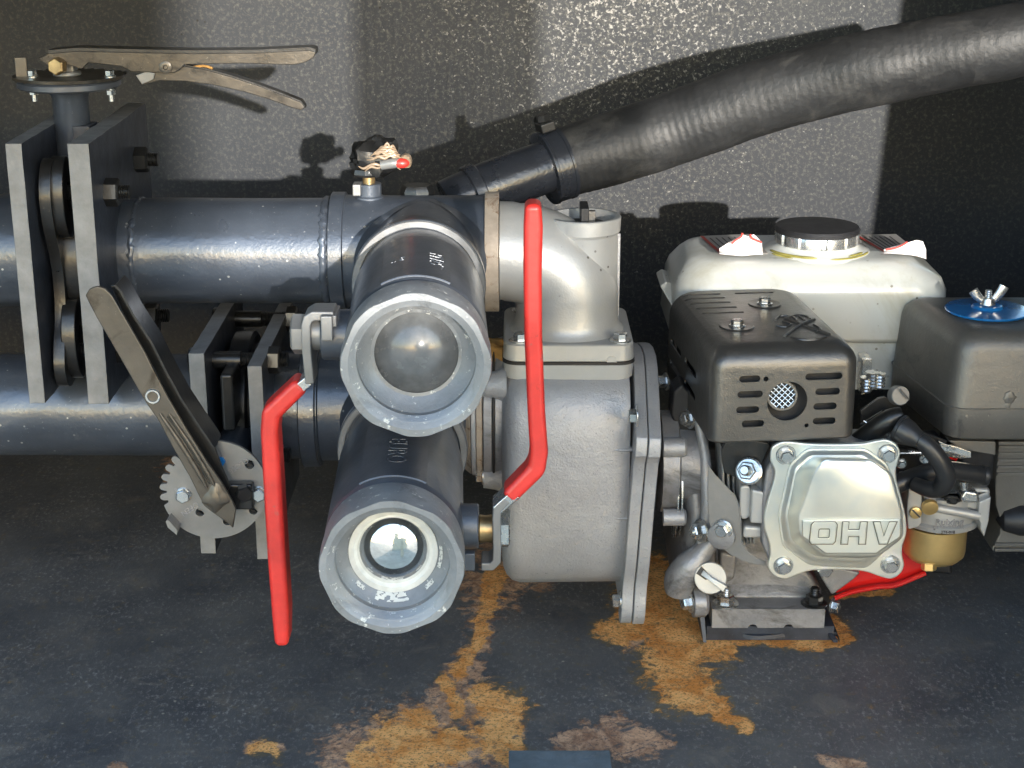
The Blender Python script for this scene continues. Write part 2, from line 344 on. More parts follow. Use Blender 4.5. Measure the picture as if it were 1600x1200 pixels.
def wall_mat():
    m = bpy.data.materials.new('dusty_dark_wall'); m.use_nodes = True; nt = m.node_tree; b = nt.nodes['Principled BSDF']; L = nt.links.new
    n1 = tex(nt, 5, 5, .6); base = mixc(nt, ramp(nt, n1, .3, .7), (.025, .028, .034), (.037, .040, .044))
    fine = tex(nt, 210, 4, .72, seed=4)
    spk = ramp(nt, fine, .50, .68)
    # overspray speckle, thickest towards the top right of the panel
    tc = N(nt, 'ShaderNodeTexCoord'); vm = N(nt, 'ShaderNodeVectorMath', operation='DISTANCE'); L(tc.outputs['Object'], vm.inputs[0]); vm.inputs[1].default_value = (.44, 0, .13)
    dd = ramp(nt, vm.outputs['Value'], .05, .55, (1,1,1,1), (0,0,0,1))
    sa = N(nt, 'ShaderNodeMath', operation='MULTIPLY_ADD'); L(dd, sa.inputs[0]); sa.inputs[1].default_value = .62; sa.inputs[2].default_value = .38
    sm_ = N(nt, 'ShaderNodeMath', operation='MULTIPLY'); L(sa.outputs[0], sm_.inputs[0]); L(spk, sm_.inputs[1]); base = mixc(nt, sm_.outputs[0], base, (.115, .110, .097))
    a = N(nt, 'ShaderNodeMath', operation='MULTIPLY_ADD'); L(dd, a.inputs[0]); a.inputs[1].default_value = .24; L(tex(nt, 260, 3, .7, seed=14), a.inputs[2])
    base = mixc(nt, ramp(nt, a.outputs[0], .78, .88), base, (.30, .29, .27))
    vo = tex(nt, 60, typ='vor', seed=2); vf = ramp(nt, vo, .05, .11, (1,1,1,1), (0,0,0,1)); vg = ramp(nt, tex(nt, 21, 2, .5, seed=12), .55, .62)
    m2 = N(nt, 'ShaderNodeMath', operation='MULTIPLY'); L(vf, m2.inputs[0]); L(vg, m2.inputs[1]); base = mixc(nt, m2.outputs[0], base, (.02, .018, .016))
    L(base, b.inputs['Base Color']); b.inputs['Roughness'].default_value = .6; b.inputs['Specular IOR Level'].default_value = .2
    bp = N(nt, 'ShaderNodeBump'); bp.inputs['Strength'].default_value = .4; bp.inputs['Distance'].default_value = .0008; L(fine, bp.inputs['Height']); L(bp.outputs[0], b.inputs['Normal'])
    return m
# floor sheet with the shapes of its rust runs stored per vertex
RUST = [[(1010,890,26),(1020,930,40),(1040,965,42),(1062,1005,40),(1055,1040,40),(1065,1065,34),(1095,1085,22),(1130,1115,14),(1165,1135,9)],
        [(985,968,22),(1040,975,30),(1110,1000,30),(1130,1010,16)], [(1130,990,10),(1200,996,9),(1280,1004,13),(1312,996,13),(1300,975,12)],
        [(1395,925,5),(1300,935,4)], [(945,985,14),(985,985,22)], [(400,1172,8),(425,1172,11)], [(755,1085,14),(785,1115,30),(775,1150,30),(800,1175,20)], [(660,1130,20),(610,1155,30),(640,1180,30),(720,1165,22)], [(690,1060,8),(720,1110,12)], [(775,900,14),(765,940,12),(750,990,10),(715,1050,12)], [(560,1190,18),(640,1195,18)]]
BROWN = [[(775,885,34),(765,905,44),(760,930,28),(757,965,18),(750,1000,17),(735,1035,22),(715,1060,24),(700,1085,26),(690,1110,22)],
         [(700,1110,24),(650,1135,34),(600,1165,45),(560,1190,50)], [(740,1100,30),(790,1130,30),(770,1165,40),(700,1185,30)], [(880,1165,20),(960,1150,26),(1030,1165,16)],
         [(395,1170,9),(440,1168,8)], [(850,895,18),(700,905,10)], [(1285,1190,9),(1340,1196,10)], [(270,745,20),(330,740,20)], [(170,1198,5),(200,1198,6)], [(980,1010,8),(1000,1000,10)]]
def proj(p):
    d = p - CAMP; z = d.dot(FWD); return 800 + FPX * d.x / z, 600 - FPX * d.dot(UP) / z
import numpy as np
def field(paths, px, py):
    best = np.zeros(len(px))
    for path in paths:
        for (ax, ay, ar), (bx, by, br) in zip(path, path[1:]):
            dx, dy = bx - ax, by - ay; t = np.clip(((px-ax)*dx + (py-ay)*dy) / (dx*dx + dy*dy), 0, 1)
            r = (ar + (br - ar) * t) * 1.15; q = np.hypot(px - ax - dx*t, py - ay - dy*t); best = np.maximum(best, 1.0 - .55 * q / r)
    return np.clip(best, 0, 1)
nx, ny = 560, 400
xs = np.concatenate([[XL], np.linspace(-.62, XR, nx)]); ys = np.linspace(YF, YW, ny); nX = len(xs)
gx, gy = np.meshgrid(xs, ys); vx = gx.ravel(); vy = gy.ravel(); nv = len(vx)
co = np.stack([vx, vy, np.zeros(nv)], 1)
idx = np.arange(nv).reshape(ny, nX); q4 = np.stack([idx[:-1,:-1], idx[:-1,1:], idx[1:,1:], idx[1:,:-1]], -1).reshape(-1, 4)
me = bpy.data.meshes.new('compartment_floor'); me.from_pydata(co.tolist(), [], q4.tolist())
dz = (vy - CAMP.y) * FWD.y + (0 - CAMP.z) * FWD.z; px_ = 800 + FPX * vx / dz; py_ = 600 - FPX * ((vy - CAMP.y) * UP.y + (0 - CAMP.z) * UP.z) / dz
n1_ = np.array([noise.turbulence_vector((x*26, y*26, 0), 3, False)[:] for x, y in zip(vx, vy)]); n2_ = np.array([noise.fractal((x*95, y*95, 5.0), .9, 2.0, 4) for x, y in zip(vx, vy)])
px_ = px_ + 11 * n1_[:, 0]; py_ = py_ + 8 * n1_[:, 1]
ra = me.attributes.new('rust', 'FLOAT', 'POINT'); ba = me.attributes.new('brown', 'FLOAT', 'POINT')
ra.data.foreach_set('value', field(RUST, px_, py_) + .30 * n2_); ba.data.foreach_set('value', field(BROWN, px_, py_) + .32 * n2_)
me.materials.append(floor_mat()); fo = bpy.data.objects.new('compartment_floor', me); col.objects.link(fo); fo['kind'] = 'structure'; WORLD[fo.name] = Vector((0,0,0))
fo.location.z = 0
WM = wall_mat()
def sheet(name, pts, m, d):
    mb = MB(); mb.prism(pts, d); return struct(mb, name, m, ang=30)
bw = sheet('back_wall', [(XL, YW, -.02), (XR, YW, -.02), (XR, YW, ZC), (XL, YW, ZC)], WM, (0, .01, 0))
# right side panel: its front edge leans a little, as the edge of its shadow on the back wall does
sheet('side_wall', [(XR-.008, YW, -.02), (XR-.008, -.56, -.02), (XR+.045, -.56, ZC), (XR+.045, YW, ZC)], WM, (.012, 0, 0))
sheet('left_wall', [(XL, YW, -.02), (XL, -.50, -.02), (XL, -.50, ZC), (XL, YW, ZC)], WM, (-.012, 0, 0))
sheet('ceiling', [(XL-.012, -.62, ZC), (XR+.06, -.62, ZC), (XR+.06, YW+.012, ZC), (XL-.012, YW+.012, ZC)], WM, (0, 0, .012))
mb = MB(); mb.box(XL, XR, YF - .012, YF - .0005, -.12, -.002); struct(mb, 'floor_lip', 'bracket')
mb = MB(); mb.box(XL, XR + .02, YF, YW + .01, -.03, -.004); struct(mb, 'floor_underside', 'bracket')
mb = MB(); mb.add([(-300,-300,-.85),(300,-300,-.85),(300,300,-.85),(-300,300,-.85)], [(0,1,2,3)]); struct(mb, 'ground', 'sand', recenter=False)
# unseen slabs and slats, added behind the viewer to block the low sun
mb = MB(); mb.box(-.15, 2.25, -5.25, -5.0, -.87, 1.14); struct(mb, 'unseen_shade_slab', 'blockcream')
mb = MB(); [mb.box(.405 + .010 * k, .405 + .010 * k + .0050, -2.24, -2.232, -.87, 2.6) for k in range(21)]; [mb.box(.40, .62, -2.224, -2.20, z_, z_ + .05) for z_ in (-.5, 1.6, 2.4)]; struct(mb, 'unseen_shade_slats', 'blockcream')
mb = MB(); mb.box(.25, 1.44, -8.2, -8.0, -.87, 3.2); struct(mb, 'unseen_shade_pier', 'blockcream', bevel=.006)
# small angle iron at the front of the floor
a = PF(795, 1172, .022); b_ = PF(953, 1172, .022)
t = thing('angle_bracket', ((a.x + b_.x) / 2, a.y - .02, 0), 'short blue-grey painted angle iron at the front edge of the floor', 'bracket')
mb = MB(); mb.box(a.x, b_.x, a.y - .045, a.y, .018, .022); part(mb, 'top_flange', 'bracket', t, bevel=.0008)
mb = MB(); mb.box(a.x + .0005, b_.x - .0005, a.y - .045, a.y - .041, .0, .0175); part(mb, 'upright_flange', 'bracket', t, bevel=.0008)
# ================================================================== pipes, tees, valves
ZU = .356; ZL = .216; RP = .0452
def bolt(parent, o, axis, r, h, m='zinc', spin=0.0, washer=None, stub=0, name='bolt', wh=.0014):
    mb = MB(); mb.hexa(o, axis, r, h, spin, washer or 0, wh)
    if stub:
        a = Vector(axis).normalized(); o2 = Vector(o); prof = []; n = max(3, int(stub / .0009)); 
        for k in range(n + 1): prof.append((h + stub * k / n, r * (.55 if k % 2 else .49)))
        prof.append((h + stub + .0008, r * .4)); mb.lathe(o2, a, prof, 16)
    return part(mb, name, m, parent, ang=25)
def thread_rod(mb, p0, p1, r, pitch=.0018):
    p0 = Vector(p0); p1 = Vector(p1); L_ = (p1 - p0).length; n = int(L_ / pitch) * 2
    mb.lathe(p0, p1 - p0, [(L_ * k / n, r * (1 if k % 2 else .88)) for k in range(n + 1)], 20)
def weld(mb, c, axis, r, w_=.004, seg=120, amp=.0009):
    """uneven weld bead round a pipe"""
    c = Vector(c); a = Vector(axis).normalized(); u = a.cross(Vector((0,0,1))).normalized(); v = a.cross(u); rings = []
    for i in range(seg):
        t = 2*PI*i/seg; d = u*math.cos(t) + v*math.sin(t); k = .60 + .07*math.sin(i*2.1) + .16*noise.noise((i*.31, r*90, c.x*50)) + .08*random.uniform(-1, 1); s = random.uniform(-1, 1) * amp
        rings.append([c + a*(s - w_*k) + d*(r - .0005), c + a*(s - w_*.3*k) + d*(r + w_*.42*k), c + a*(s + w_*.5*k) + d*(r + w_*.36*k), c + a*(s + w_*k) + d*(r - .0005)])
    n = len(rings); vs = [[mb.bm.verts.new(p) for p in rg] for rg in rings]
    for i in range(n):
        for j in range(3): mb.bm.faces.new((vs[i][j], vs[(i+1) % n][j], vs[(i+1) % n][j+1], vs[i][j+1]))
X = lambda px, py, Y: P(px, py, Y).x

# --- upper and lower pipes (slightly irregular)
def run_pipe(x0, x1, z, r, y=0, seg=64, n=60, wob=.0004, dy=0):
    mb = MB(); rings = []
    for i in range(n + 1):
        x = x0 + (x1 - x0) * i / n; yy = y + dy * i / n
        rings.append([(x, yy + math.cos(t) * (r + wob * noise.noise((x*22, math.cos(t)*1.5, math.sin(t)*1.5 + z*9))), z + math.sin(t) * (r + wob * noise.noise((x*22 + 7, math.cos(t)*1.5, math.sin(t)*1.5)))) for t in [2*PI*k/seg for k in range(seg)]])
    return mb.loft(rings)
xu_tee = X(520, 392, 0)
up = thing('upper_pipe', (-.2, 0, ZU), 'upper dark painted steel pipe running left from the tee to the square flanges', 'pipe')
xpl0, xpl1 = X(41, 392, -.107), X(134, 392, -.107)
mb = run_pipe(xpl1, xu_tee + .012, ZU, RP); part(mb, 'pipe_run', 'pipe', up)
mb = MB(); weld(mb, (xpl1 + .0205, 0, ZU), (1,0,0), RP, .005); part(mb, 'weld_bead', 'pipe', up, ang=60)
mb = MB(); weld(mb, (xu_tee - .004, 0, ZU), (1,0,0), RP + .0005, .006); part(mb, 'weld_bead', 'pipe', up, ang=60)
up2 = thing('upper_pipe', (-.6, 0, ZU), 'upper dark pipe stub at the left edge behind the first square flange', 'pipe')
mb = run_pipe(-.80, xpl0 - .0, ZU, RP + .0035); part(mb, 'pipe_run', 'pipe', up2)
mb = MB(); weld(mb, (xpl0 - .002, 0, ZU), (1,0,0), RP + .0035, .005); part(mb, 'weld_bead', 'pipe', up2, ang=60)
xl_a = X(312, 640, -.1); xl_b = X(402, 640, -.1)
lp = thing('lower_pipe', (-.5, 0, ZL), 'lower dark painted pipe entering from the left below the upper pipe', 'pipe')
mb = run_pipe(-.80, xl_a, ZL, RP, n=70); part(mb, 'pipe_run', 'pipe', lp)
mb = MB(); weld(mb, (xl_a - .004, 0, ZL), (1,0,0), RP, .005); part(mb, 'weld_bead', 'pipe', lp, ang=60)

# --- square flange plates
def flange(x0, x1, zc, half, label, holes, group, yh=None, rot=0):
    """plate across the pipe, wobbly hand-cut outline"""
    yh = yh or half
    t = thing('flange_plate', (x0, 0, zc), label, 'flange', group)
    n = 14; out = []
    cs = [(-yh, -half), (yh, -half), (yh, half), (-yh, half)]
    for k in range(4):
        a, b = Vector(cs[k]), Vector(cs[(k+1) % 4])
        for i in range(n):
            p = a + (b - a) * i / n; j = .0010 * noise.noise((p.x*60 + x0*90, p.y*60, zc*7)); out.append((p.x + j, p.y + j))
    mb = MB(); mb.prism([(x0, y, zc + z) for y, z in out], (x1 - x0, 0, 0))
    o = part(mb, 'plate', 'plate', t, bevel=.0007, ang=28)
    o.data.materials.append(M['lightedge'])
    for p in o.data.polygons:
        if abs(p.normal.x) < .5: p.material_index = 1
    return t, o
UB = [(-.062, .062), (.062, .062), (-.062, -.062), (.062, -.062)]
tp = .0130
f1, _ = flange(xpl0 - .009, xpl0 + tp - .009, ZU + .004, .107, 'large square dark flange plate at far left of the upper pipe', UB, 'square flanges of the upper butterfly valve')
f2, _ = flange(xpl1 - .008, xpl1 + tp - .004, ZU + .004, .107, 'large square dark flange plate carrying two hex nuts on its right face', UB, 'square flanges of the upper butterfly valve')
g1, _ = flange(xl_a - .0065, xl_a + .0065, ZL - .011, .089, 'smaller square flange plate of the lower pipe, left of the wafer valve', UB, 'square flanges of the lower butterfly valve', .1)
g2, _ = flange(xl_b - .0065, xl_b + .0055, ZL - .019, .086, 'smaller square flange plate right behind the left red lever', UB, 'square flanges of the lower butterfly valve', .1)
# bolts through the upper flanges: studs, nuts
xa, xb = xpl0 + tp - .009, xpl1 - .008; xr = xpl1 + tp - .004
for k, (y, z) in enumerate(((-.064, .064), (.050, .070), (-.064, -.070), (.050, -.072))):
    st = thing('flange_bolt', (xr, y, ZU + z), ['black threaded flange bolt nearest the top front corner of the upper flanges', 'black threaded flange bolt at the top back corner of the upper flanges',
        'black threaded flange bolt at the lower front corner of the upper flanges', 'black threaded flange bolt at the lower back corner of the upper flanges'][k], 'bolt', 'bolts through the upper flanges')
    mb = MB(); thread_rod(mb, (xa - .003, y, ZU + z), (xr + .020, y, ZU + z), .0062); part(mb, 'stud', 'blacksteel', st)
    mb = MB(); mb.hexa((xr, y, ZU + z), (1,0,0), .0115, .0115, .3 + k * .3); part(mb, 'nut', 'blacksteel', st, ang=25)
    mb = MB(); mb.hexa((xa - .0155, y, ZU + z), (-1,0,0), .0115, .008, .1); part(mb, 'bolt_head', 'blacksteel', st, ang=25)
xa2, xb2, xr2 = xl_a + .0065, xl_b - .0065, xl_b + .0055
for k, (y, z) in enumerate(((-.070, -.022), (.060, .062), (-.060, .060), (.055, -.06))):
    st = thing('flange_bolt', (xr2, y, ZL + z), ['smooth-shanked dark bolt low between the lower flanges', 'dark bolt at the top back of the lower flanges', 'dark bolt whose end shows beside the left red lever bracket', 'dark bolt at the low back of the lower flanges'][k], 'bolt', 'bolts through the lower flanges')
    mb = MB(); L_ = xr2 - xa2; mb.cyl((xa2 - .004, y, ZL + z), (xa2 + L_ * .5, y, ZL + z), .0075); thread_rod(mb, (xa2 + L_ * .5, y, ZL + z), (xr2 + .016, y, ZL + z), .0066, .0014); part(mb, 'shank', 'blacksteel', st)
    mb = MB(); mb.hexa((xr2, y, ZL + z), (1,0,0), .0115, .010, .3); part(mb, 'nut', 'blacksteel', st, ang=25)
    mb = MB(); mb.hexa((xa2 - .013, y, ZL + z), (-1,0,0), .0115, .008, .1); part(mb, 'bolt_head', 'blacksteel', st, ang=25)

# --- wafer butterfly bodies
def wafer(t, xc, zc, wd, lug=True):
    mb = MB(); mb.lathe((xc - wd/2, 0, zc), (1,0,0), [(0, RP - .001), (0, .062), (wd*.12, .0655), (wd*.88, .0655), (wd, .062), (wd, RP - .001)], 64, False, False)
    part(mb, 'valve_body', 'blacksteel', t, ang=30)
    mb = MB(); mb.lathe((xc - wd*.62, 0, zc), (1,0,0), [(0, RP - .004), (0, .055), (wd*1.24, .055), (wd*1.24, RP - .004)], 64, False, False); part(mb, 'seat_liner', 'rubblk', t)
    if lug:
        for sy, sz in ((-1, 1), (1, 1), (-1, -1), (1, -1)):
            c = Vector((xc, sy * .064, zc + sz * .060))
            # pear-shaped ear with an eye for the flange bolt
            out = [Vector((0, math.cos(a) * .0200, math.sin(a) * .034)) for a in [2*PI*k/28 for k in range(28)]]
            rot = Matrix.Rotation(0, 4, 'X'); d = Vector((wd * .55, 0, 0))
            mb = MB(); inn = [Vector((0, math.cos(a) * .0085, math.sin(a) * .013)) for a in [2*PI*k/28 for k in range(28)]]
            r0 = [c - d/2 + p for p in out]; r1 = [c + d/2 + p for p in out]; i0 = [c - d/2 + p for p in inn]; i1 = [c + d/2 + p for p in inn]
            mb.loft([i0, r0, r1, i1, i0], False, False); part(mb, 'lug_ear', 'blacksteel', t, bevel=.0012, ang=50)
xc = (xa + xb) / 2 - .001
bv = thing('butterfly_valve', (xc, 0, ZU), 'upper butterfly valve clamped between square flanges, its long squeeze lever pointing right', 'valve', 'butterfly valves')
wafer(bv, xc, ZU, .022)
# wavy cast rim web linking the front ears
wo = [(-.060,.088),(-.076,.090),(-.086,.076),(-.089,.058),(-.084,.036),(-.074,.012),(-.070,-.012),(-.074,-.040),(-.084,-.058),(-.090,-.078),(-.084,-.094),(-.068,-.098),(-.060,-.085),(-.058,-.04),(-.058,.04)]
mb = MB(); mb.prism([(xc - .012, p.x, ZU + p.y) for p in smoothpoly([Vector((a, b, 0)) for a, b in wo], 4)], (.009, 0, 0)); wb_ = part(mb, 'rim_web', 'blacksteel', bv, bevel=.002, bseg=3, ang=45)
c2 = MB()
for zz_ in (.060, -.072): c2.lathe((xc - .03, -.075, ZU + zz_), (1,0,0), [(0, .0072), (.05, .0072)], 24)
cut(wb_, c2)
# neck, mounting disc, notch plate
zn = ZU + .060; zt = P(110, 136, 0).z; xn = X(112, 180, 0)
mb = MB(); mb.lathe((xn, 0, zn), (0,0,1), [(0, .017), (.012, .0150), (zt - zn - .008, .0150), (zt - zn, .019)], 36); part(mb, 'stem_neck', 'pipe', bv)
mb = MB(); mb.box(xn + .004, xn + .0185, -.0165, .010, zn + .020, zn + .050); part(mb, 'neck_pad', 'plate', bv, bevel=.0006)
mb = MB(); rd = .0425
mb.lathe((xn, 0, zt), (0,0,1), [(0, rd - .002), (.0015, rd), (.0055, rd), (.007, rd - .0015)], 56); part(mb, 'mounting_disc', 'valve', bv)
def outline_disc(xc_, yc_, r, teeth=0, a0=0, a1=0, dep=.004, n=120):
    pts = []
    for k in range(n):
        a = 2*PI*k/n; rr = r
        if teeth and a0 <= a <= a1:
            ph = (a - a0) / (a1 - a0) * teeth; rr = r + dep * (1 if (ph % 1) < .5 else -1) * min(1, 3 * abs((ph % .5) - .0) if (ph % .5) < .17 else 1)
        pts.append((rr * math.cos(a), rr * math.sin(a)))
    return pts
zp = zt + .0075
mb = MB(); pts = [(xn + x * 1.10, y, zp) for x, y in outline_disc(0, 0, .0415, 10, PI * .15, PI * .8)]; mb.prism(pts, (0, 0, .0026)); part(mb, 'notch_plate', 'oily', bv)
# bent tab of the notch plate at the left
a = P(22, 100, -.01); b_ = P(42, 126, -.01)
mb = MB(); mb.box(a.x, a.x + .0105, -.010, -.0075, zp + .0005, zp + .0185); part(mb, 'stop_tab', 'handle', bv, bevel=.0012)
for px, py in ((51, 119), (172, 122)):
    q = P(px, py, -.012); bolt(bv, (q.x, q.y, zp + .0026), (0,0,1), .0040, .0045, 'zinc', washer=.0048)
    mb = MB(); mb.cyl((q.x, q.y, zt - .010), (q.x, q.y, zt), .0024); mb.hexa((q.x, q.y, zt - .0045), (0,0,1), .0040, .0040); part(mb, 'nut', 'zinc', bv)
# square stem with clamp bolt
mb = MB(); mb.lathe((xn, -.004, zp + .0026), (0,0,1), [(0, .012), (.004, .011)], 28); mb.box(xn - .006, xn + .008, -.012, .004, zp + .006, zp + .024); part(mb, 'square_stem', 'gear', bv, bevel=.0015)
q = P(93, 103, -.02); bolt(bv, (q.x, q.y, q.z), (-.25,-1,.05), .0073, .008, 'brass', spin=.5)
# long squeeze lever: channel-shaped arm, trigger under it
def strip_y(mb, px, y0, y1):
    """outline traced in photo pixels at the lever's depth, thickness from y0 to y1"""
    mb.prism([P(x, y, y0) for x, y in px], (0, y1 - y0, 0))
lv = [(60,92),(75,84),(120,80),(200,82),(300,84),(400,83),(484,79),(493,82),(490,90),(478,97),(462,101),(440,101),(380,99),(320,100),(288,101),(282,108),(272,114),(205,112),(190,104),(160,100),(138,98),(128,108),(112,103),(92,98),(75,103)]
mb = MB(); strip_y(mb, lv, -.020, -.0175); o = part(mb, 'squeeze_lever', 'oily', bv, bevel=.0006, ang=40)
mb = MB()
top = [(75,83),(120,79),(200,81),(300,83),(400,82),(484,78),(493,81)]
pp = [P(x, y, -.0175) for x, y in top]; mb.loft([[p + Vector((0,0,-.0020)), p + Vector((0,.020,-.0020)), p + Vector((0,.020,.0022)), p + Vector((0,0,.0022))] for p in pp]); part(mb, 'lever_web', 'blacksteel', bv)
mb = MB(); strip_y(mb, [(60,94),(130,90),(200,92),(300,96),(400,96),(480,90),(486,84),(400,84),(200,82),(75,84)], .0015, .004); part(mb, 'lever_far_cheek', 'blacksteel', bv)
tr = [(212,118),(235,113),(268,106),(290,104),(320,109),(360,120),(400,133),(440,148),(470,160),(476,168),(470,172),(455,168),(420,155),(380,143),(330,132),(290,127),(250,126),(222,133)]
mb = MB(); strip_y(mb, tr, -.016, -.013); part(mb, 'trigger', 'oily', bv, bevel=.0006)
mb = MB(); tt = [(290,104),(320,109),(360,120),(400,133),(440,148),(470,160),(476,168)]
pp = [P(x, y - 1, -.013) for x, y in tt]; mb.loft([[p + Vector((0,0,-.0015)), p + Vector((0,.013,-.0015)), p + Vector((0,.013,.0008)), p + Vector((0,0,.0008))] for p in pp]); part(mb, 'trigger_web', 'blacksteel', bv)
mb = MB(); strip_y(mb, [(212,118),(228,112),(242,114),(240,124),(222,132)], -.018, -.015); part(mb, 'pawl', 'gear', bv, bevel=.0005)
mb = MB(); q = P(259, 105, -.0205); mb.lathe(q, (0,-1,0), [(0, .0052), (.0012, .0052), (.0018, .0036), (.0018, .0022), (.0004, .0015)], 24); part(mb, 'pivot_rivet', 'handle', bv)
mb = MB(); mb.tube([P(296,106,-.012), P(318,103,-.012), P(332,107,-.014)], .0011, 8); part(mb, 'return_spring', 'rust', bv)

# --- lower butterfly valve: notched disc faces the viewer
xm = (xa2 + xb2) / 2 - .001
bv2 = thing('butterfly_valve', (xm, 0, ZL), 'lower butterfly valve with a round notched disc facing out and a slanting bronze-grey lever', 'valve', 'butterfly valves')
wafer(bv2, xm, ZL, .020, False)
mb = MB(); mb.lathe((xm, -.05, ZL - .012), (0,-1,0), [(0, .0155), (.10, .0135)], 32); part(mb, 'stem_neck', 'pipe', bv2)
mb = MB(); mb.box(xm - .005, xm + .006, -.100, -.055, ZL + .01, ZL + .060); part(mb, 'body_rib', 'blacksteel', bv2, bevel=.003)
YD = -.170; dc = P(335, 765, YD)
s_ = S(YD, 765) ; s_ = (dc - CAMP).dot(FWD) / FPX
# outline traced: teeth on the upper left, plain rim elsewhere, bent lip at the lower left
pts = []
def polar(cx, cy, rx, ry, a0, a1, n): return [(cx + rx * math.cos(R(a)), cy - ry * math.sin(R(a))) for a in [a0 + (a1 - a0) * k / (n - 1) for k in range(n)]]
pts += polar(335, 765, 83, 76, -150, 84, 46)
for k in range(9):
    a = 88 + k * 12.2
    for da, rr in ((0, 1.0), (2.2, 1.03), (5.0, 1.03), (7.2, .99), (8.4, .90), (11.0, .90)): pts.append((335 + 83 * rr * math.cos(R(a + da)), 765 - 76 * rr * math.sin(R(a + da))))
pts += polar(335, 765, 83, 76, 199, 206, 3)
mb = MB(); mb.prism([P(x, y, YD) for x, y in pts], (0, .0032, 0)); gd = part(mb, 'notched_disc', 'gear', bv2, bevel=.0004, ang=30)
mb = MB(); strip_y(mb, [(259,815),(262,812),(277,828),(276,836),(262,824)], YD - .014, YD + .002); part(mb, 'disc_lip', 'gear', bv2)
cutter = MB()
for px, py, r_ in ((387, 733, 7.5), (309, 808, 7), (393, 805, 7), (352, 822, 7)):
    q = P(px, py, YD - .01); cutter.cyl(q, q + Vector((0, .02, 0)), r_ * s_)
cut(gd, cutter)
for px, py, r_ in ((387, 733, 7.5), (309, 808, 7), (393, 805, 7), (352, 822, 7)):
    q = P(px, py, YD + .0036); mb = MB(); mb.cyl(q, q + Vector((0, .004, 0)), r_ * s_ * 1.3, seg=20); part(mb, 'hole_backing', 'blacksteel', bv2)
for px, py in ((287, 773), (405, 771)): bolt(bv2, P(px, py, YD), (0,-1,0), .0058, .0045, 'zinc', spin=.4, washer=.0063)
bolt(bv2, P(345, 720, YD), (0,-1,0), .004, .002, 'blue', washer=0)
mb = MB(); q = P(378, 768, YD); mb.box(q.x - .011, q.x + .010, q.y - .010, q.y, q.z - .012, q.z + .010); part(mb, 'square_stem', 'blacksteel', bv2, bevel=.002)
bolt(bv2, P(380, 768, YD - .010), (.35,-1,0), .0068, .008, 'blacksteel', spin=.2)
def unit(a, b): return (b - a).normalized()
# stamped words, upside down as the disc is turned
for body, px, py, ang_ in (('CLOSE', 373, 727, 215), ('OPEN', 297, 795, 215)):
    u = Vector((math.cos(R(ang_)), 0, math.sin(R(ang_)))); v = Vector((-math.sin(R(ang_)), 0, math.cos(R(ang_)))); q = P(px, py, YD)
    text(body, 9.5 * s_ * 1.3, q + Vector((0, -.0001, 0)), u, v, 'aludk', bv2, depth=.0005, bev=.0001)
for body, px, py in (('5', 300, 745), ('7', 344, 708), ('8', 275, 765)):
    text(body, 9 * s_, P(px, py, YD) + Vector((0,-.0001,0)), (-.8,0,-.55), (.55,0,-.8), 'aludk', bv2, depth=.0004)
# slanting lever
YV = YD - .026
lev = [(133,462),(140,451),(152,447),(164,451),(175,462),(200,505),(225,548),(246,590),(262,620),(268,630),(290,668),(325,724),(345,752),(362,780),(369,795),(364,826),(352,815),(330,800),(318,790),(312,778),(296,745),(270,700),(246,655),(228,630),(221,618),(185,555),(150,495)]
mb = MB(); strip_y(mb, lev, YV, YV + .003); lo = part(mb, 'lever', 'handle', bv2, bevel=.0011, bseg=3, ang=40)
mb = MB()
for k in range(1): pass
q = P(239, 619, YV); mb.lathe(q, (0,-1,0), [(-.004, .0062), (.0006, .0062), (.0016, .0055), (.0016, .0042), (-.0012, .0036), (-.0012, 0)], 28, False, True); part(mb, 'pivot_rivet', 'zinc', bv2)
# pressed groove: two ribs and a hollow
for off, rr in ((-5, .0022), (9, .0018)):
    mb = MB(); mb.tube([P(255 + off, 646, YV - .0002), P(285 + off, 690, YV - .0002), P(315 + off, 738, YV - .0002), P(328 + off, 762, YV - .0002)], [rr * .5, rr, rr, rr * .6], 12); part(mb, 'pressed_rib', 'handle', bv2)
mb = MB(); mb.tube([P(262, 650, YV + .0004), P(290, 690, YV + .0004), P(318, 738, YV + .0004), P(328, 756, YV + .0004)], .0011, 8); part(mb, 'groove', 'blacksteel', bv2)
mb = MB(); c_ = P(337, 782, YV); blob = []
for k in range(26): 
    a = 2*PI*k/26; blob.append(P(337 + 20*math.cos(a)*(1 + .2*math.sin(3*a)), 778 + 19*math.sin(a)*(1 + .25*math.cos(4*a)), YV - .0004))
mb.loft([blob, [c_ + (p - c_) * .55 + Vector((0, -.0026, 0)) for p in blob]]); part(mb, 'brazed_weld', 'handle', bv2, ang=70)
sp_ = [(172,446),(181,444),(189,452),(210,490),(240,535),(262,580),(285,622),(310,660),(336,700),(347,730),(360,760),(352,775),(335,745),(318,716),(290,668),(262,620),(240,575),(215,530),(190,485)]
mb = MB(); strip_y(mb, sp_, YV + .014, YV + .017); part(mb, 'trigger', 'blacksteel', bv2, bevel=.0009)
mb = MB(); pp = [P(x, y, YV + .001) for x, y in ((178,447),(186,455),(206,492),(236,538),(258,582),(281,624),(306,662),(333,702))]
mb.loft([[p, p + Vector((.0015,0,.0008)), p + Vector((.0015, .030, .0008)), p + Vector((0, .030, 0))] for p in pp]); part(mb, 'trigger_web', 'blacksteel', bv2, ang=50)

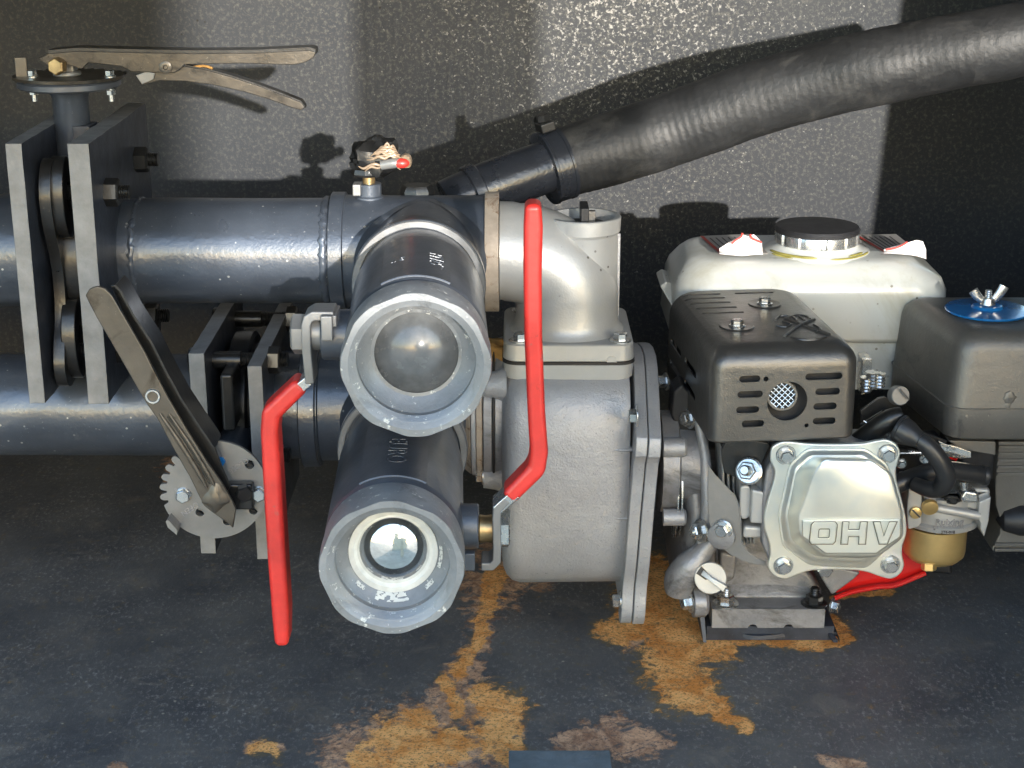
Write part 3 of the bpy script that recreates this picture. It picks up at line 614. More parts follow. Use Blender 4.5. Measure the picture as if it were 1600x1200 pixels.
# --- tees
def tee(zc, x0, x1, xb_, label, yr=-.118, rr=.0500, band=.012, rimr=.0535, rtop=.0475):
    t = thing('pipe_tee', ((x0 + x1) / 2, 0, zc), label, 'pipe fitting', 'pipe tees')
    mb = MB(); L_ = x1 - x0
    mb.lathe((x0, 0, zc), (1,0,0), [(0, rtop + .0015), (.001, rtop + .0030), (band, rtop + .0030), (band + .001, rtop + .0006), (L_ * .3, rtop), (L_, rtop)], 72); part(mb, 'run', 'pipe', t, ang=30)
    mb = MB(); prof = [(0, rr - .004), (-yr * .35, rr - .002)]
    c0 = Vector((xb_, 0, zc)); 
    # branch flares into the run
    mb.lathe((xb_, -.008, zc), (0,-1,0), [(0, rtop), (.030, rtop - .0005), (.050, .0478), (-yr - .028, .0478), (-yr - .022, rimr - .001), (-yr - .018, rimr), (-yr - .009, rimr), (-yr - .008, rimr - .0008), (-yr - .008, .044)], 80); part(mb, 'branch', 'pipe', t, ang=30)
    mb = MB(); mb.lathe((xb_, yr + .0002, zc), (0,-1,0), [(0, .044), (0, rimr - .0005), (.0025, rimr - .0012), (.0025, .0480), (.0005, .0475)], 80, False, False); part(mb, 'branch_rim', 'lightedge', t, ang=25)
    # saddle fillet between branch and run
    mb = MB(); rings = []
    for k in range(64):
        a = 2*PI*k/64; dx, dz = math.cos(a), math.sin(a)
        y_run = lambda r: -math.sqrt(max(1e-6, rtop**2 - (dz * r)**2)) if abs(dz * r) < rtop else 0
        rings.append([Vector((xb_ + dx * .0475, min(y_run(.0475), 0) - .014, zc + dz * .0475)), Vector((xb_ + dx * .0500, y_run(.046) - .006, zc + dz * .0470)), Vector((xb_ + dx * .0570, y_run(.0470) - .0015, zc + dz * .0470)), Vector((xb_ + dx * .062, y_run(.0465) + .004, zc + dz * .0460))])
    vs = [[mb.bm.verts.new(p) for p in rg] for rg in rings]; n = len(vs)
    for i in range(n):
        for j in range(3): mb.bm.faces.new((vs[i][j], vs[(i+1) % n][j], vs[(i+1) % n][j+1], vs[i][j+1]))
    part(mb, 'saddle', 'pipe', t, ang=60)
    return t
XBU = X(653, 452, -.128); XBL = X(627, 690, -.128)
te1 = tee(ZU, xu_tee, X(762, 400, 0), XBU, 'upper dark painted tee with the upper ball valve screwed to its front', yr=-.120)
xl_tee = X(484, 655, 0)
te2 = tee(ZL, xl_tee, X(700, 655, 0), XBL, 'lower dark painted tee behind the lower ball valve', yr=-.120, rtop=.0495)
mb = run_pipe(xr2, xl_tee + .004, ZL, .0480, n=10); part(mb, 'nipple', 'pipe', te2)
mb = MB(); mb.lathe((xl_tee - .004, 0, ZL), (1,0,0), [(0, .0545), (.001, .0555), (.014, .0555), (.015, .0545)], 72); part(mb, 'collar_band', 'pipe', te2, ang=25)
ring = thing('flange_ring', (X(769, 400, 0), 0, ZU), 'beige rust-stained ring between the upper tee and the silver pump outlet', 'ring')
mb = MB(); xr_ = X(758, 400, 0); mb.lathe((xr_, 0, ZU - .001), (1,0,0), [(0, .030), (0, .0505), (.0005, .0515), (.0115, .0515), (.012, .051), (.012, .030)], 90, False, False); part(mb, 'ring_body', 'rustring', ring, ang=25)

# --- ball valves
def ball_valve(xb_, zc, xm_, zm_, y0, y1, ballm, label, txts, side, sc=1.0):
    """body runs from the tee rim (y0) to the octagonal mouth (y1)"""
    A = Vector((xb_, y0, zc)); B = Vector((xm_, y1, zm_)); ax = (B - A).normalized(); L_ = (B - A).length
    t = thing('ball_valve', A.lerp(B, .5), label, 'valve', 'ball valves')
    rb = .0470 * sc
    mb = MB(); mb.lathe(A, ax, [(-.004, rb - .003), (.0, rb), (.040, rb + .0005), (.044, rb + .0002), (.045, rb + .0028), (.052, rb + .0032), (L_ - .047, rb + .0034), (L_ - .043, rb + .0026), (L_ - .037, rb - .001), (L_ - .034, rb - .002), (L_ - .036, rb - .003)], 96, True, False)
    part(mb, 'body', 'valve', t, ang=22)
    # octagonal end piece with threaded bore
    ro = .0512 * sc; Rb = .0415 * sc; ri = .0290 * sc
    u = ax.cross(Vector((0,0,1))).normalized(); v = u.cross(ax).normalized()
    def ringp(h, r, poly, k=96, mixf=1.0):
        out = []
        for i in range(k):
            a = 2*PI*i/k
            if poly:
                seg = PI / 4; q = (a % seg) - seg / 2; rr = min(r * .985 / math.cos(q) * .962, r) if True else r
                rr = min(r, r * .974 / math.cos(q))
            else: rr = r
            out.append(A + ax * h + (u * math.cos(a) + v * math.sin(a)) * rr)
        return out
    secs = [ringp(L_ - .038, ro * .93, 0), ringp(L_ - .035, ro * .985, 0), ringp(L_ - .028, ro * 1.0, 1), ringp(L_ - .0025, ro * 1.0, 1), ringp(L_, ro * .985, 1), ringp(L_, Rb * 1.10, 0), ringp(L_ - .001, Rb * 1.06, 0)]
    h = L_ - .002
    for k in range(7):
        secs.append(ringp(h, Rb * 1.03, 0)); secs.append(ringp(h - .0011, Rb * .985, 0)); h -= .0022
    secs += [ringp(h, Rb * .99, 0), ringp(h - .004, Rb * .98, 0), ringp(h - .006, Rb * .93, 0), ringp(h - .013, ri * 1.05, 0), ringp(h - .0135, ri * 1.0, 0), ringp(h - .020, ri * 1.0, 0)]
    mb = MB(); mb.loft(secs, False, False); part(mb, 'octagonal_mouth', 'mouth', t, ang=25)
    if ballm == 'chrome':
        mb = MB(); hh = h - .0130; mb.loft([ringp(hh, ri * 1.12, 0), ringp(hh + .0022, ri * 1.10, 0), ringp(hh + .0022, ri * .97, 0), ringp(hh - .001, ri * .87, 0)], False, False); part(mb, 'seal_ring', 'seat', t)
    else:
        mb = MB(); hh = h - .0130; mb.loft([ringp(hh, ri * 1.10, 0), ringp(hh + .0008, ri * 1.08, 0), ringp(hh + .0004, ri * 1.0, 0)], False, False); part(mb, 'seal_ring', 'mouth', t)
    rs = .0425 * sc; mb = MB(); mb.sphere(A + ax * (h - .0130 - math.sqrt(rs**2 - (.0252 if ballm == 'chrome' else .0288)**2)), rs, seg=72); part(mb, 'ball', ballm, t)
    if ballm == 'chrome':      # thin cream patches, mostly low in the bore
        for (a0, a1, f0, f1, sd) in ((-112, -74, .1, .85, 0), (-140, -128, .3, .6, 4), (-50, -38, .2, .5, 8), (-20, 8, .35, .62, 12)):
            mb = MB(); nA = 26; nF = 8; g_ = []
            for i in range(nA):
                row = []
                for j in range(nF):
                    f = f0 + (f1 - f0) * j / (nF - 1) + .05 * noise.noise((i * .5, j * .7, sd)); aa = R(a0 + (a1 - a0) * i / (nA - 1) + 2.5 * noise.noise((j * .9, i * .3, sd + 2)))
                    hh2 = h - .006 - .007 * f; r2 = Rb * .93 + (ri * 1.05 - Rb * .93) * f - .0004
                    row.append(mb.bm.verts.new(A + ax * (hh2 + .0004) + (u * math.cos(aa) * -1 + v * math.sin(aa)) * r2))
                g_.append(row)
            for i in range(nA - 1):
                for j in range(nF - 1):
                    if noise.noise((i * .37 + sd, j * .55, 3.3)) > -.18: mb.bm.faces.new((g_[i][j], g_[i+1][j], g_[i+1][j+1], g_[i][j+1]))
            if len(mb.bm.faces): part(mb, 'cream_patch', 'seat', t, ang=60)
    # cast name pads on top
    top = Vector((0, 0, 1)) - ax * ax.z
    ctr = A + ax * (L_ * .5 + .002) + Vector((0,0,1)) * (rb + .0030)
    # raised pad curved with the body
    mb = MB(); rg = []
    for hh in (L_ * .34, L_ * .34 + .0005, L_ - .0465, L_ - .046):
        e = .0008 if hh in (L_ * .34 + .0005, L_ - .0465) else 0
        rg.append([A + ax * hh + (u * math.cos(a) + v * math.sin(a)) * (rb + .0036 + e) for a in [R(62 + 56 * k / 12) for k in range(13)]])
    vs = [[mb.bm.verts.new(p) for p in r_] for r_ in rg]
    for i in range(len(vs) - 1):
        for j in range(12): mb.bm.faces.new((vs[i][j], vs[i][j+1], vs[i+1][j+1], vs[i+1][j]))
    ext = bmesh.ops.extrude_face_region(mb.bm, geom=mb.bm.faces[:]); vv = [g for g in ext['geom'] if isinstance(g, bmesh.types.BMVert)]
    for g in vv:
        d = g.co - A; d -= ax * d.dot(ax); g.co -= d.normalized() * .003
    part(mb, 'name_pad', 'valve', t, ang=30)
    for body, du, dh, size, vert in txts:
        a = PI / 2 + du / rb; nrm = u * math.cos(a) + v * math.sin(a); o0 = A + ax * (L_ * .5 + dh) + nrm * (rb + .0040); tu = (u * math.sin(a) - v * math.cos(a))
        if vert: text(body, size, o0, ax, -tu if False else nrm.cross(ax), 'valve', t, depth=.0005, bev=.0001)
        else: text(body, size, o0, tu * 1, nrm.cross(tu), 'valve', t, depth=.0005, bev=.0001)
    # stem boss and stem on one side
    sdir = u * (1 if (u.x > 0) == (side > 0) else -1); sc0 = A + ax * (L_ * .56)
    return t, sc0, sdir, ax
ym_u = -.333; ym_l = -.351
pu = P(650, 572, ym_u); pl = P(612, 888, ym_l)
v1, c1, s1, ax1 = ball_valve(XBU, ZU, pu.x, pu.z, -.112, ym_u, 'ballblk', 'upper ball valve with an octagonal grey mouth and a dark painted ball inside', [('PN25', .013, .012, .015, True), ('3"', -.012, .012, .013, False)], -1)
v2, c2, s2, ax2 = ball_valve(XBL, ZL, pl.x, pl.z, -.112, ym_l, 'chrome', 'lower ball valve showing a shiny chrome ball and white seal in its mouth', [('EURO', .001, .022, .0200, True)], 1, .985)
# stems and levers
def lever_strip(px, Y, halfw, th, m, parent, name, bev=.004, prof=None):
    pts = [P(x, y, Y) for x, y in px]; out = []
    L1, R1 = [], []
    for i, p in enumerate(pts):
        a = pts[max(0, i-1)]; b = pts[min(len(pts)-1, i+1)]
        d1 = (p - a).normalized() if i else (b - p).normalized(); d2 = (b - p).normalized() if i < len(pts) - 1 else d1
        d = (d1 + d2).normalized(); n = Vector((d.z, 0, -d.x)); k = 1 / max(.5, n.dot(Vector((d1.z, 0, -d1.x))))
        tt = th[i] if isinstance(th, (list, tuple)) else th
        L1.append(p + n * tt / 2 * k); R1.append(p - n * tt / 2 * k)
    ring = L1 + list(reversed(R1)); ring = [Vector((p.x, Y - halfw, p.z)) for p in ring]
    mb = MB(); mb.prism(ring, (0, 2 * halfw, 0)); return part(mb, name, m, parent, bevel=bev, bseg=4, ang=40)
Ys = -.256
def pz(px, py): return P(px, py, Ys)
q = pz(545, 525)
mb = MB(); a = pz(556, 523); b = pz(504, 523); mb.lathe(a, (-1,0,0), [(0, .0185), ((a-b).length - .001, .0180), ((a-b).length, .0172)], 40); part(mb, 'stem_boss', 'valve', v1, ang=25)
mb = MB(); a = pz(506, 520); b = pz(484, 520); mb.cyl(a, b, .0125); part(mb, 'stem', 'gear', v1)
mb = MB(); a = pz(478, 522); mb.hexa(a, (-1,0,0), .0150, .010, .52); part(mb, 'lever_nut', 'gear', v1, ang=25)
mb = MB(); mb.box(pz(507,500).x, pz(525,500).x, Ys - .024, Ys - .019, pz(0,518).z, pz(0,480).z); mb.box(pz(512,490).x, pz(530,490).x, Ys - .019, Ys + .01, pz(0,500).z, pz(0,482).z); part(mb, 'stop_lug', 'gear', v1, bevel=.001)
lever_strip([(524,487),(492,487),(484,492),(481,502),(482,540),(487,592)], Ys - .004, .0125, .0066, 'gear', v1, 'lever_bracket', .0012)
lever_strip([(485,588),(470,600),(455,614)], Ys - .004, .0115, .0078, 'zinc', v1, 'lever_neck', .0010)
lever_strip([(474,594),(426,640),(424,668),(428,740),(435,860),(441,950),(443,1000)], Ys - .004, .0125, [.0125, .0135, .0130, .0135, .0138, .0132, .0105], 'red', v1, 'lever_grip', .0042)
Yt = -.272
def pt(px, py): return P(px, py, Yt)
mb = MB(); a = pt(706, 822); b = pt(748, 822); mb.lathe(a, (1,0,0), [(0, .0170), ((a-b).length - .001, .0165), ((a-b).length, .0158)], 40); part(mb, 'stem_boss', 'valve', v2, ang=25)
mb = MB(); a = pt(746, 826); b = pt(774, 826); mb.lathe(a, (1,0,0), [(0,.0092),(.002,.0105),(.006,.0098),(.010,.0104),((a-b).length,.0095)], 26); part(mb, 'stem', 'brass', v2)
mb = MB(); mb.hexa(pt(780, 825), (1,0,0), .0150, .008, .52); part(mb, 'lever_nut', 'zinc', v2, ang=25)
mb = MB(); mb.box(pt(726,860).x, pt(743,860).x, Yt - .020, Yt - .014, pt(0,875).z, pt(0,848).z); part(mb, 'stop_lug', 'valve', v2, bevel=.001)
lever_strip([(752,876),(768,876),(776,868),(777,850),(776,800),(777,788),(794,772)], Yt - .004, .0118, .0062, 'gear', v2, 'lever_bracket', .0012)
lever_strip([(775,790),(792,775),(806,763)], Yt - .004, .0115, .0078, 'zinc', v2, 'lever_neck', .0010)
lever_strip([(793,772),(838,727),(842,700),(838,640),(833,520),(832,420),(833,350),(833,314)], Yt - .004, .0120, [.0120, .0130, .0130, .0125, .0125, .0128, .0132, .0110], 'red', v2, 'lever_grip', .0042)

# --- rubber hose, its clamp and the painted spigot
YH = .13
hp = [(700,322,.06,.0245),(760,295,.07,.0245),(850,262,.09,.0245)]
sp = thing('hose_spigot', P(780, 290, .07), 'black painted spigot pipe rising behind the upper tee into the rubber hose', 'pipe')
mb = MB(); mb.tube([P(x, y, Y) for x, y, Y, r in hp] + [P(880, 252, .10)], .0235, 32, smooth=4); part(mb, 'spigot_pipe', 'darkpipe', sp)
mb = MB(); mb.lathe(P(735, 306, .065), P(850,262,.09) - P(700,322,.06), [(0,.026),(.001,.027),(.010,.027),(.011,.026)], 40); part(mb, 'spigot_collar', 'darkpipe', sp)
ho = thing('rubber_hose', P(1200, 150, .09), 'thick old black rubber hose curving up to the upper right', 'hose')
hc = [(872,257,.100,.0310),(905,247,.102,.0320),(960,231,.104,.0328),(1010,215,.105,.0332),(1060,198,.104,.0333),(1110,180,.100,.0335),(1165,160,.095,.0332),(1230,140,.088,.0332),(1300,121,.078,.0332),(1370,105,.066,.0332),(1440,91,.060,.0328),(1520,75,.050,.0318),(1600,59,.045,.0308),(1700,42,.035,.0300)]
hpts = [P(x, y, Y) for x, y, Y, r in hc]
mb = MB(); mb.tube(hpts, [c[3] for c in hc], 64, smooth=26)
ctrs = []; allv = list(mb.bm.verts); nr = len(allv) // 64
for i in range(nr): ctrs.append(sum((v.co for v in allv[i*64:(i+1)*64]), Vector()) / 64)
s_l = 0
for i in range(nr):
    if i: s_l += (ctrs[i] - ctrs[i-1]).length
    for k in range(64):
        v_ = allv[i*64 + k]; rad = (v_.co - ctrs[i]).normalized()
        v_.co += rad * (noise.noise(v_.co * 38) * .0004 + noise.noise(v_.co * 90) * .0002 + .00015 * (.7 + .6 * noise.noise(v_.co * 17)) * math.sin(2*PI*(s_l / .0078 + k / 64)))
part(mb, 'hose_wall', 'rubber', ho, ang=60)
for px, py, Y, r_ in ((1523, 75, .040, .0335),):
    pass
mb = MB(); a = P(1512, 77, .051); mb.tube([a, P(1560, 69, .047), P(1600, 60, .045), P(1700, 42, .035)], .0318, 48, smooth=6); part(mb, 'hose_sleeve', 'rubber', ho)
cl = thing('hose_clamp', P(868, 258, .10), 'black band clamp with a worm screw tightening the hose on the spigot', 'clamp')
axh = (P(905,243,.102) - P(850,262,.09)).normalized(); cc = P(866, 259, .0985)
mb = MB(); mb.lathe(cc - axh * .010, axh, [(0, .0322), (.0005, .0338), (.003, .0338), (.0035, .0330), (.0165, .0330), (.017, .0338), (.020, .0338), (.0205, .0322)], 64); part(mb, 'band', 'darkpipe', cl, ang=25)
upv = (Vector((0,0,1)) - axh * axh.z).normalized(); sx = axh.cross(upv)
q = cc + upv * .0335
mb = MB(); mb.prism([q + axh*a + sx*b for a, b in ((-.007,-.008),(.007,-.008),(.007,.010),(-.007,.010))], upv * .009); part(mb, 'screw_housing', 'blacksteel', cl, bevel=.0015)
mb = MB(); mb.lathe(q + upv * .008 - sx * .012, (axh * -.15 + upv * .15 - sx).normalized() * -1, [(-.002, .0048), (.016, .0048)], 12); mb.hexa(q + upv * .0095, upv, .0062, .0065); part(mb, 'worm_screw', 'blacksteel', cl)

# --- drain cock on the tee, wrapped in frayed film
dr = thing('drain_cock', P(578, 300, 0), 'small drain cock on the upper tee, its handle wrapped in frayed black and cream film', 'valve')
b0 = P(577, 304, 0)
mb = MB(); mb.lathe(Vector((b0.x, 0, ZU + RP - .002)), (0,0,1), [(0, .0125), (.0045, .0125), (.0055, .0105), (.0155, .0105), (.016, .0095)], 32); part(mb, 'socket', 'pipe', dr, ang=25)
mb = MB(); mb.lathe(Vector((b0.x, 0, ZU + RP + .013)), (0,0,1), [(0, .0052), (.006, .0052)], 20); part(mb, 'spindle', 'brass', dr)
mb = MB(); a = P(551, 287, -.008); mb.box(a.x, a.x + .007, -.012, .002, a.z - .010, a.z); part(mb, 'side_nut', 'gear', dr, bevel=.001)
zz = P(0, 272, 0).z
mb = MB(); mb.lathe(Vector((b0.x - .002, 0, zz - .001)), (0,0,1), [(0, .012), (.002, .0135), (.006, .0125)], 8); part(mb, 'wrapped_hub', 'plasticwrap', dr)
def crumple(mb, c, r, sc, k, amp, seg=28):
    b2 = MB(); b2.sphere(c, r, sc, seg)
    for v_ in b2.bm.verts:
        d = v_.co - Vector(c); v_.co = Vector(c) + d * (1 + amp * noise.noise(v_.co * k) + amp * .5 * noise.noise(v_.co * k * 3))
    return b2
m2 = crumple(None, P(588, 246, -.002), .0205, (1.05, .8, .78), 90, .38); part(m2, 'black_wrap', 'plasticwrap', dr, ang=25)
m2 = crumple(None, P(590, 224, .0), .008, (1.2, 1, .9), 120, .4); part(m2, 'wrap_knot', 'plasticwrap', dr, ang=25)
for k in range(9):
    py = 232 + k * 3.1 + (14 if k > 6 else 0); x0 = 592 - k * 3.2; x1 = 618 + k * 1.8
    if k > 6: x0, x1, py = 560 + 10 * (k-7), 610 + 16 * (k-7), 262 + 4 * (k-7)
    mb = MB(); pts = []
    for j in range(7):
        f = j / 6; pts.append(P(x0 + (x1 - x0) * f, py + 6 * math.sin(f * 3.1 + k) * random.uniform(-.7, .7) - 5 * math.sin(f * PI), -.019 - .003 * math.sin(f * PI)))
    mb.tube(pts, [.0003] + [random.uniform(.0006, .0017) for _ in range(5)] + [.0003], 8, smooth=3); part(mb, 'film_fold', 'wrapcream', dr, ang=50)
mb = MB(); mb.tube([P(596, 258, -.020), P(615, 255, -.022), P(630, 254, -.022)], [.0040, .0044, .0034], 16); part(mb, 'handle_tube', 'gear', dr)
m2 = MB(); m2.sphere(P(627, 255, -.0225), .0046, (1.5, 1, .9), 20); part(m2, 'red_tip', 'red', dr)
m2 = crumple(None, P(633, 252, -.012), .0058, (1.1, 1.6, 1.0), 150, .3, 16); part(m2, 'cream_wrap_end', 'wrapcream', dr, ang=30)
# two blanked fittings on the back of the tee
for px, lb in ((652, 'low black plug on the back of the upper tee, left of the spigot'),):
    t = thing('plug', P(px, 302, .02), lb, 'plug'); q = P(px, 308, .02); mb = MB(); mb.lathe(Vector((q.x, .02, ZU + .038)), (0,0,1), [(0,.0145),(.011,.0145),(.0155,.012)], 8); part(mb, 'plug_head', 'blacksteel', t)
# ================================================================== water pump
pm = thing('water_pump', (.05, 0, .06), 'silver cast aluminium water pump with an elbow outlet and a drum-shaped casing', 'pump')
sx0 = .000552
xn0 = X(781, 400, 0)
RE = .0425
xe = X(886, 450, 0)              # elbow's vertical axis
# elbow swept from the horizontal neck down to the square flange
pts = []; rs = []
pts.append(Vector((xn0, 0, ZU))); rs.append(RE)
pts.append(Vector((xn0 + .006, 0, ZU))); rs.append(RE)
cr = xe - xn0 - .006
for k in range(1, 17):
    a = R(90 * k / 16); pts.append(Vector((xn0 + .006 + cr * math.sin(a), 0, ZU - .001 - (cr * .92) * (1 - math.cos(a)) * .75))); rs.append(RE + (.0445 - RE) * k / 16)
zb = .288
pts.append(Vector((xe, 0, zb + .010))); rs.append(.0446); pts.append(Vector((xe, 0, zb + .003))); rs.append(.0470); pts.append(Vector((xe, 0, zb - .002))); rs.append(.0520)
mb = MB(); mb.tube(pts, rs, 72, smooth=0); part(mb, 'outlet_elbow', 'alusm', pm, ang=50)
# filler neck: vertical cylinder with a rim and black plug
xf = X(911, 400, 0); RF = .0298
mb = MB(); ztop = P(0, 336, 0).z
mb.lathe((xf, 0, zb + .02), (0,0,1), [(0, RF + .0004), (ztop - .016 - zb - .02, RF), (ztop - .0145 - zb - .02, RF + .0005), (ztop - .0125 - zb - .02, .0318), (ztop - .001 - zb - .02, .0322), (ztop - zb - .02, .0315), (ztop - zb - .02, .0280), (ztop - .010 - zb - .02, .0272), (ztop - .010 - zb - .02, .001)], 72); part(mb, 'filler_neck', 'alusm', pm, ang=28)
mb = MB(); mb.lathe((xf + .002, 0, ztop - .0098), (0,0,1), [(0, .0165), (.004, .0160), (.0045, .010)], 28); mb.box(xf - .003, xf + .004, -.016, .016, ztop - .006, ztop + .009); part(mb, 'filler_plug', 'black', pm, bevel=.0008)
mb = MB(); mb.box(xf + .004, xf + .010, -.0035, .0035, ztop - .006, ztop + .004); part(mb, 'plug_wing', 'plasgrey', pm, bevel=.0006)
# web rib running down the right side of the neck, and the crease down the elbow
mb = MB(); mb.box(xf + RF - .0015, xf + RF + .0022, -.0016, .0016, zb + .004, ztop - .016); part(mb, 'casting_seam', 'alu', pm, bevel=.0006)
mb = MB(); mb.prism([(xf - RF - .004, -.006, ztop - .012), (xf - RF + .010, -.006, ztop - .012), (xf + RF - .002, -.006, ztop - .062), (xf + RF - .002, -.006, ztop - .067)], (0, .012, 0)); part(mb, 'gusset', 'alusm', pm, bevel=.001)
# raised diagonal crease where the neck meets the elbow
mb = MB(); cre = []
for k in range(15):
    f = k / 14; xx = xf - RF - .001 + (2 * RF - .004) * f; zz_ = ztop - .014 - .056 * f; dy = math.sqrt(max(1e-6, (RF + .0003)**2 - (xx - xf)**2)); cre.append((xx, -dy - .0002 - .0025 * math.sin(PI * f) , zz_))
mb.tube(cre, [.0006] + [.0016] * 13 + [.0006], 10, smooth=2); part(mb, 'crease', 'alusm', pm, ang=60)
# square flange and lower flange with gasket
fx0, fx1 = X(786, 560, -.055), X(992, 560, -.055)
mb = MB(); zloft(mb, [(zb - .015, fx0 + .001, fx1 - .001, -.056, .066, .013), (zb - .0142, fx0, fx1, -.057, .067, .014), (zb - .0012, fx0 + .0008, fx1 - .0008, -.0562, .066, .0135), (zb, fx0 + .002, fx1 - .002, -.055, .065, .012)], 8); part(mb, 'square_flange', 'alusm', pm, ang=30)
mb = MB(); zloft(mb, [(zb - .0175, fx0 - .0006, fx1 + .0006, -.0580, .0675, .014), (zb - .0150, fx0 - .0006, fx1 + .0006, -.0580, .0675, .014)], 8); part(mb, 'gasket', 'gasket', pm)
mb = MB(); zloft(mb, [(zb - .034, fx0 + .006, fx1 - .006, -.054, .060, .012), (zb - .030, fx0 + .001, fx1 - .001, -.057, .065, .014), (zb - .0175, fx0, fx1, -.0575, .067, .014)], 8); part(mb, 'casing_flange', 'alusm', pm, ang=30)
mb = MB(); q = P(956, 564, -.0572); mb.lathe(q, (0,-1,0), [(0,.0042),(.0005,.0042),(.0005,.0036),(.0001,.0034)], 24, False, True); part(mb, 'casting_mark', 'alusm', pm)
for px, py in ((812, 541), (969, 543)):
    q = P(px, py, -.044); bolt(pm, (q.x, -.0435, zb), (0,0,1), .0058, .0062, 'zinc', washer=.0095, spin=.5)
for px in (815, 950):
    q = P(px, 500, .05); bolt(pm, (q.x, .052, zb), (0,0,1), .0058, .0062, 'zinc', washer=.0095)
# neck block between flange and drum
mb = MB(); zloft(mb, [(zb - .075, fx0 + .001, fx1 - .004, -.066, .06, .012), (zb - .048, fx0 + .001, fx1 - .004, -.0600, .06, .012), (zb - .036, fx0 + .003, fx1 - .005, -.053, .058, .012), (zb - .030, fx0 + .006, fx1 - .007, -.050, .056, .012)], 8); part(mb, 'neck_block', 'alusm', pm, ang=40)
# drum casing: axis along X
xd0, xd1 = X(784, 740, -.08), X(984, 740, -.08); zc = .164; RD = .1065; yc = .020
mb = MB(); rings = []
def drum_ring(x, r, sq=.0):
    out = []
    for k in range(96):
        a = 2*PI*k/96; c_, s2 = math.cos(a), math.sin(a); e = 4.0
        rr = r / ((abs(c_)**e + abs(s2)**e) ** (1/e)); out.append((x, yc + c_ * rr * .95, zc + s2 * rr * .98))
    return out
for x, r in ((xd0 + .000, RD - .020), (xd0 + .001, RD - .013), (xd0 + .004, RD - .0065), (xd0 + .009, RD - .002), (xd0 + .016, RD), ((xd0 + xd1) / 2, RD - .0005), (xd1 - .004, RD - .001), (xd1, RD - .003)): rings.append(drum_ring(x, r))
mb.loft(rings); part(mb, 'drum_casing', 'alu', pm, ang=50)
for px, py in ((985, 705), (982, 812), (978, 888)):      # small casting ribs by the rear flange
    q = P(px - 12, py, -.082); mb = MB(); mb.sphere((q.x, -.0765 if py < 850 else -.058, q.z), .0045, (3.2, .9, .55), 16); part(mb, 'casting_rib', 'alu', pm)
# rear flange pair: plates across X, leaning a little
def yzplate(name, x0, x1, outline, m, lean=.05, bevel=.0012, parent=pm):
    mb = MB(); pts = [(x0 + lean * (z - .17), y, z) for y, z in smoothpoly2(outline)]; mb.prism(pts, (x1 - x0, 0, 0)); return part(mb, name, m, parent, bevel=bevel, ang=35)
def smoothpoly2(pts): return [(p.x, p.y) for p in smoothpoly([Vector((a, b, 0)) for a, b in pts], 2)]
outl = [(-.104, .222), (-.106, .206), (-.098, .196), (-.094, .150), (-.094, .105), (-.088, .080), (-.092, .058), (-.086, .044), (-.068, .044), (-.050, .052), (.05, .050), (.12, .09), (.125, .19), (.10, .238), (.05, .258), (-.01, .266), (-.05, .252), (-.085, .232)]
xr0 = X(993, 740, -.09)
yzplate('rear_flange', xr0 - .004, xr0 + .0060, outl, 'alu')
yzplate('adapter_plate', xr0 + .0066, xr0 + .0170, [(y - .002 if y < 0 else y, z) for y, z in outl], 'alu')
for px, py, Y in ((991, 650, -.100), (966, 939, -.080)):
    q = P(px, py, Y); bolt(pm, (xr0 - .004 + .05 * (q.z - .17), Y, q.z), (-1,0,0), .0062, .0062, 'zinc', washer=.0092, spin=.5)
# suction side: stacked flanges on the left of the drum
sz = ZL - .004
def disc(name, xa_, xb__, r, m, y=0.0, r2=None, zz=sz):
    mb = MB(); mb.lathe((xa_, y, zz), (1,0,0), [(0, r * .6), (0, r - .0006), (.0006, r), (xb__ - xa_ - .0006, r2 or r), (xb__ - xa_, (r2 or r) - .0006), (xb__ - xa_, r * .6)], 72); return part(mb, name, m, pm, ang=25)
xs0 = X(722, 660, -.03)
x1_, x2_, x3_, x4_, x5_, x6_ = [X(v, 660, -.03) for v in (718, 736, 744, 755, 764, 789)]
disc('hose_tail', x1_ - .012, x1_ + .001, .050, 'pipe', r2=.0505)
disc('flange_disc', x1_ + .0012, x2_, .052, 'rustring', r2=.058)
disc('flange_disc', x2_ + .0004, x3_, .0590, 'alu'); disc('flange_disc', x3_ + .0004, x4_, .0575, 'rustring')
disc('flange_disc', x4_ + .0004, x5_ + .003, .060, 'aludk'); disc('gasket_ring', x5_ + .0032, x5_ + .0052, .0612, 'gasket')
disc('suction_neck', x5_ + .0054, xd0 + .012, .0600, 'aludk', r2=.0585)
for (y, z) in ((-.044, .036), (-.030, -.052), (.040, .04)):
    o0 = Vector((x4_, y, sz + z))
    mb = MB(); mb.lathe(o0, (1,0,0), [(0, .011), (.010, .0125), (xd0 - x4_ + .004, .016)], 28); part(mb, 'bolt_boss', 'alu', pm)
    bolt(pm, o0, (-1,0,0), .0062, .0058, 'zinc', washer=.0085, spin=.3)
# rust crust over the suction neck
mb = MB(); rings = []
for i in range(34):
    a = R(62 + 80 * i / 33 ); row = []
    for j in range(12):
        x = x3_ + (xd0 + .006 - x3_) * j / 11; e = min(i, 33 - i, 6) / 6 * min(j, 11 - j, 2) / 2
        r = .0606 + (.0008 + .0030 * max(0, noise.noise((x*120, a*6, 1)) + .35)) * e - .0012 * (1 - e)
        row.append((x, -math.cos(a) * r - 0, sz + math.sin(a) * r))
    rings.append(row)
mb.loft(rings, False, False, closed=False); part(mb, 'rust_crust', 'rust', pm, ang=70)
# ================================================================== petrol engine
en = thing('petrol_engine', (.25, .05, 0), 'small petrol engine with a cream fuel tank, black vented muffler guard and OHV valve cover', 'engine')
